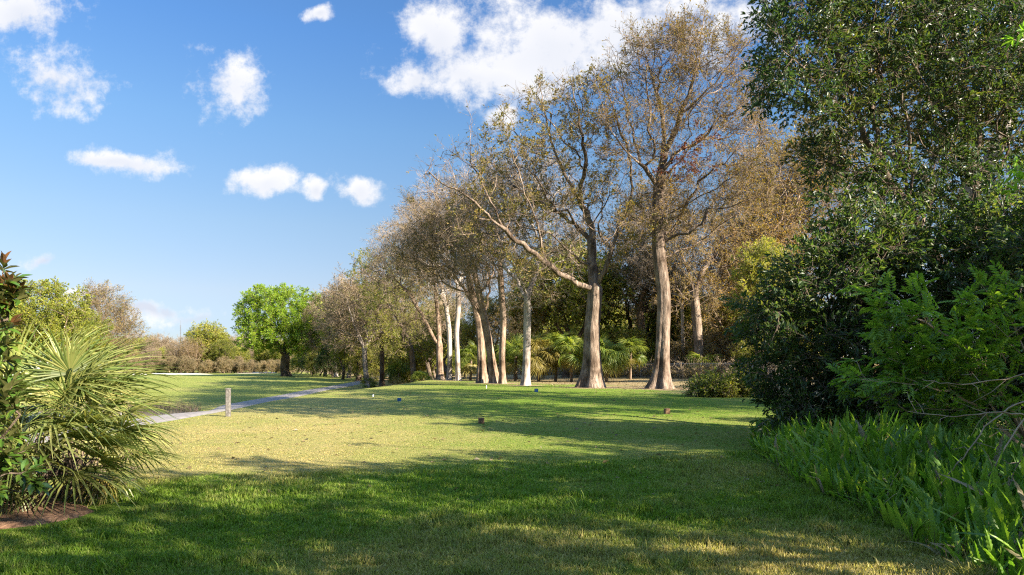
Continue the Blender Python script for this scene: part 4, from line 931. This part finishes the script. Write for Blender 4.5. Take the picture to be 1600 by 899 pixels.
def shrub(name, label, x, y, meshes, rotz=0, s=1.0, cat='shrub', group=None):
    t = thing(name, label, cat, group, at_ground(x, y, -.02), rotz, s); link('stem', meshes[0], t); link('foliage', meshes[1], t); return t
# dense dark shrub: crown from px 1180..1450, 290..690 at depth 15
d = 14.2
S = lambda a, b, dy=0: tuple(px(a, b, d+dy)-np.array([6.9, d, 0]))
E = [(S(1290, 450), (.95, 1.1, 1.0)), (S(1255, 550), (1.0, 1.1, 1.0)), (S(1350, 390), (.9, 1.0, .8)), (S(1340, 520, .5), (1.3, 1.2, 1.5)), (S(1300, 640, -.3), (1.3, 1.0, .7)), (S(1210, 500), (.5, .8, .6)), (S(1420, 450, 1), (1.2, 1.2, 1.6)), (S(1420, 620), (1.3, 1, 1.0))]
shrub('evergreen_shrub', 'dense dark evergreen shrub reaching down to the ferns', 6.9, 14.2, shrub_mesh(61, E, 760, M['dark_leaf'], T_NEAR, .12, 2, nst=8))
E = [((0, 0, 2.2), (1.5, 1.5, 1.6)), ((.8, 0, 3.6), (1.4, 1.4, 1.4)), ((-.8, .3, 3.2), (1.2, 1.2, 1.4)), ((0, 0, 4.8), (1.2, 1.2, 1.0)), ((0, -.5, 1.0), (1.5, 1.2, .8))]
SH2 = shrub_mesh(62, E, 620, M['dark_leaf'], T_NEAR, .12, 2, nst=6)
shrub('evergreen_shrub', 'dark evergreen thicket behind the light green shrub', 10.4, 13.6, SH2, .5, .95)
shrub('evergreen_shrub', 'dark evergreen thicket at the right edge behind the bare stems', 10.2, 11.6, SH2, 2.5, .85)
shrub('evergreen_shrub', 'dark evergreen thicket low under the overhanging tree', 13.4, 16.6, SH2, 4.1, .7)
# pale trunk at the right edge
def pale_trunk():
    r = rng_(64); t = thing('oak_tree', 'thick pale sunlit trunk seen through the leaves at the right edge', 'tree', None, at_ground(15.9, 22, -.05)); sk = Skel()
    sk.limb([(0, 0, 0), (.05, 0, 2.5), (-.2, 0, 5), (-1.0, .3, 7.2)], 5, .4, .03, r, close=.25); sk.limb([(-.2, 0, 5), (-2.2, 0, 7.4), (-4.5, .5, 9.2)], 0, .4, .04, r); sk.limb([(-1, .3, 7.2), (.5, .5, 9.5), (1.5, 1, 12)], 0, .4, .04, r)
    sk.grow(ellipsoid_pts(r, [(np.array([-3, 0, 10.]), np.array([3.5, 3, 2.])), (np.array([1, 0, 12.]), np.array([4, 4, 3.])), (np.array([4, 0, 9.]), np.array([3, 3, 3.]))], 420, .3), .3, .5, .06, r); sk.radii(.5, .010)
    a, b = MB(), MB(); sk.wood(a, 0, flare(.8, .6, 5, 2, .08), 18); a.build('trunk', M['bark_pale'], t); sk.sprays(b, r, T_OAKTUFT, 2, .024); b.build('crown', [M['oak_leaf'], M['twig']], t)
pale_trunk()

# light green shrub with pinnate leaves on arching stems
def elder():
    r = rng_(71); t = thing('elder_shrub', 'light green shrub with feathery leaves on arching stems', 'shrub', None, at_ground(6.6, 8.6, -.02)); sk = Skel()
    sk.limb([(0, 0, 0), (.05, 0, .5)], .1, .2, .01, r); d = 8.4; S = lambda a, b, dy=0: px(a, b, d+dy)-np.array([6.6, 8.6, 0])
    for tp in [(1335, 445), (1345, 590), (1400, 480), (1450, 540), (1530, 440), (1560, 520), (1480, 600), (1385, 560), (1590, 470), (1420, 640)]:
        e = S(*tp, r.uniform(-.5, .4)); mid = np.array([.0, 0, .5])*.4+e*.6+np.array([.25, 0, .28]); sk.limb([(.05, 0, .5), mid, e], .3, .2, .02, r)
    E = [(S(1400, 480), (.5, .4, .35)), (S(1370, 590), (.5, .4, .3)), (S(1480, 560), (.8, .5, .45)), (S(1560, 500), (.5, .5, .5)), (S(1540, 620), (.6, .5, .3)), (S(1440, 530), (.6, .5, .5))]
    sk.grow(ellipsoid_pts(r, E, 150, .2), .5, .15, .02, r, -.2); sk.radii(.05, .004)
    a = MB(); sk.wood(a, 0, None, 7); a.build('stem', M['twig_grey'], t)
    # pinnate leaf: rachis with paired leaflets
    m = MB(); k = 5; y = np.repeat(np.linspace(.2, .85, k), 2); sd = np.tile([1, -1], k)
    dl = np.stack([sd*.9, .5+0*y, -.15+0*y], 1); scatter(m, LEAF8*np.array([.36, 1, 1]), LEAF8F, np.stack([0*y, y, -.25*y*y], 1), frames(dl, np.zeros(len(y))), np.full(len(y), .40))
    scatter(m, LEAF8*np.array([.36, 1, 1]), LEAF8F, np.array([[0, .9, -.2]]), frames(np.array([[0, 1, -.3]]), np.zeros(1)), [.42]); LV, LF = np.concatenate(m.V), np.concatenate([f[0] for f in m.F])
    b = MB(); sel = np.where(sk.r < .009)[0]; i = np.repeat(sel, 3); n = len(i); dd = unit(sk.P[i]-sk.P[np.array(sk.par)[i]])*.5+r.normal(0, .6, (n, 3))+np.array([-.2, -.1, .1])
    scatter(b, LV, LF, sk.P[i], frames(dd, r.normal(0, .35, n)), r.uniform(.14, .26, n), 0); b.build('foliage', M['bright_leaf'], t)
elder()
def spray_right():                                       # sprig hanging in at the right edge, upper
    r = rng_(72); t = thing('elder_shrub', 'light green sprigs hanging in from the right edge, high up', 'shrub', None, at_ground(7.6, 8.8, -.02)); sk = Skel(); d = 8.6
    S = lambda a, b, dy=0: px(a, b, d+dy)-np.array([7.6, 8.8, 0])
    sk.limb([(0, 0, 0), (.1, 0, 1.5), S(1690, 380), S(1660, 200), S(1640, 60)], .4, .3, .02, r)
    E = [(S(1625, 280), (.3, .4, .55)), (S(1620, 60), (.25, .3, .3)), (S(1640, 420), (.3, .3, .3))]
    sk.grow(ellipsoid_pts(r, E, 60, .2), .4, .2, .02, r); sk.radii(.06, .004); a = MB(); sk.wood(a, 0, None, 7); a.build('stem', M['twig_grey'], t)
    b = MB(); sel = np.where(sk.r < .009)[0]; i = np.repeat(sel, 6); n = len(i); dd = r.normal(0, .6, (n, 3))+np.array([-.4, 0, -.1])
    scatter(b, LEAF8*np.array([.34, 1, 1]), LEAF8F, sk.P[i], frames(dd, r.normal(0, .5, n)), r.uniform(.09, .15, n), 0); b.build('foliage', M['bright_leaf'], t)
spray_right()

# fern bed
def ferns():
    r = rng_(81); np_ = 27; y = np.linspace(.02, .99, np_); hw = .082*np.sin(np.clip(y*1.05, 0, 1)*np.pi)**.45*(1-.55*y)+.004
    V = [(0, q, 0) for q in y]; F = []
    for sd in (1, -1):                                   # leaflets overlap into a toothed strap with one midrib
        b = len(V); V += [(sd*hw[k]*(1.0 if k % 2 else .66), y[k]+(.012 if k % 2 else 0), -.012) for k in range(np_)]
        F += [(k, b+k, b+k+1, k+1) for k in range(np_-1)]
    V, F = np.array(V), np.array(F)
    def bend(V, c): W = V.copy(); W[:, 2] = W[:, 2]-c*V[:, 1]**2.2*.6; W[:, 1] = V[:, 1]*(1-.22*c*V[:, 1]); return W
    n = 5200; yy = r.uniform(4.6, 17, n); xl = np.interp(yy, [4.6, 5.4, 7.5, 9.5, 12, 14, 15.5, 17], [3.4, 3.65, 3.9, 4.1, 4.5, 5.0, 5.6, 6.3]); xx = xl+(r.random(n)**1.4)*4.2+.25*(fbm(yy*1.3, yy*0, 3)-.5)
    k = (xx < yy*.82+.6); xx, yy, xl = xx[k], yy[k], xl[k]; n = len(xx); cl = fbm(xx*1.2, yy*1.2, 7, 3)
    hgt = (.40+.36*sm(0, .8, xx-xl)+.4*(cl-.5))*r.uniform(.65, 1.25, n)
    d = np.stack([r.normal(-.15, .30, n), r.normal(-.08, .30, n), 1+0*xx], 1); P = np.stack([xx, yy, H(xx, yy)-.02], 1); Mx = frames(d, r.random(n)*6.28); w = r.integers(0, 4, n); mb = MB()
    dead = r.random(n) < .06
    for q in range(4):
        for dd in (0, 1): k2 = (w == q) & (dead == bool(dd)); scatter(mb, bend(V, .1+.28*q+.5*dd), F, P[k2], Mx[k2], hgt[k2], 2 if dd else 0)
    mb.add(*prism(P, P+unit(d)*hgt[:, None]*.5, .004, .002), 1)
    tag(mb.build('fern_bed', [M['fern'], M['twig'], M['brush']]), 'bed of upright sword ferns along the right edge of the lawn', 'ferns', kind='stuff')
ferns()
def bare_stems():
    r = rng_(91); d = 6.6; x0, y0 = 5.4, 6.8; t = thing('bare_shrub', 'leafless shrub with long arching tan stems over the ferns', 'shrub', None, at_ground(x0, y0, -.02))
    S = lambda a, b, dy=0: px(a, b, d+dy)-np.array([x0, y0, 0]); m = MB()
    for pts in [[(1660, 640), (1600, 620), (1540, 660), (1500, 720), (1470, 752)], [(1650, 600), (1590, 660), (1560, 720), (1530, 760), (1490, 770)], [(1660, 700), (1610, 690), (1580, 740), (1570, 800)], [(1640, 760), (1590, 800), (1540, 800), (1520, 790)], [(1660, 560), (1580, 590), (1500, 600), (1440, 590)], [(1650, 820), (1600, 830), (1560, 815)], [(1640, 650), (1560, 640), (1490, 650), (1420, 640)]]:
        P = np.array([(.0, 0, 0)]+[S(a, b, r.uniform(-.2, .2)) for a, b in pts]); u = np.linspace(0, len(P)-1, 24); c = np.stack([np.interp(u, np.arange(len(P)), P[:, q]) for q in range(3)], 1)
        for _ in range(3): c[1:-1] = .25*c[:-2]+.5*c[1:-1]+.25*c[2:]
        tube(m, c+r.normal(0, .006, c.shape), np.linspace(.012, .003, 24), 5)
        for q in range(5):
            i = r.integers(8, 23); e = c[i]+r.normal(0, .16, 3)+[-.1, 0, -.02]; tube(m, [c[i], (c[i]+e)/2+r.normal(0, .02, 3), e], [.004, .003, .0015], 4)
    m.build('stem', M['twig_grey'], t)
bare_stems()
# low bush in front of the fence
E = [((0, 0, .35), (1.1, .7, .35)), ((.9, .1, .4), (.8, .7, .4)), ((-.8, 0, .25), (.7, .6, .25))]
shrub('low_bush', 'low yellow green bush with brown stems in front of the dark shrub', 9.5, 31.0, shrub_mesh(65, E, 220, M['yellow_leaf'], [spray(r0, .5, 6, 26, .09, .05, .006) for _ in range(3)], .05, 3, nst=3, trunk=M['twig']), 0, 1.0, 'bush')

def fallen_leaves():
    r = rng_(95); n = 5200; t = r.uniform(-4, 70, n); s = r.normal(1.5, 4.5, n); x = 8.4+s*.928-t*.371; y = 39+s*.371+t*.928
    n3 = 700; x = np.concatenate([x, r.uniform(-8, 8, n3)]); y = np.concatenate([y, r.uniform(7, 34, n3)]); n = len(x)
    m = MB(); P = np.stack([x, y, H(x, y)+.012], 1); d = np.stack([r.normal(0, 1, n), r.normal(0, 1, n), r.normal(0, .25, n)], 1)
    scatter(m, LEAF4*np.array([.6, 1, 2.]), LEAF4F, P, frames(d, r.normal(0, .5, n)), r.uniform(.05, .13, n))
    tag(m.build('fallen_leaves', M['brown_leaf']), 'dry brown leaves scattered on the grass under the trees', 'leaves', kind='stuff')
fallen_leaves()

# ------------------------------------------------------------------ trees beside the camera, outside the frame, whose shade lies on the lawn
for (x, y, s, lab) in [(8.3, -1.6, .92, 'open crowned evergreen just behind the viewpoint on the right'), (9.0, 1.5, .98, 'open crowned evergreen nearest the viewpoint, outside the right edge'), (11.9, 4.2, .86, 'open crowned evergreen second from the viewpoint, outside the right edge'), (15.0, 6.9, .88, 'open crowned evergreen third from the viewpoint, outside the right edge'),
                       (18.2, 9.3, .80, 'open crowned evergreen farthest along the row outside the right edge'), (13.4, 3.2, .95, 'open crowned evergreen behind the row outside the right edge')]:
    plant('shade', x, y, s, lab, group='evergreens shading the lawn')
for (k, x, y, s) in [('bare2', 24, 16.5, .75), ('bare', 31, 21, .8), ('bare2', 36, 26, .9)]:
    plant(k, x, y, s, 'thin crowned tree standing to the right of the tee', group='thin crowned trees right of the tee')
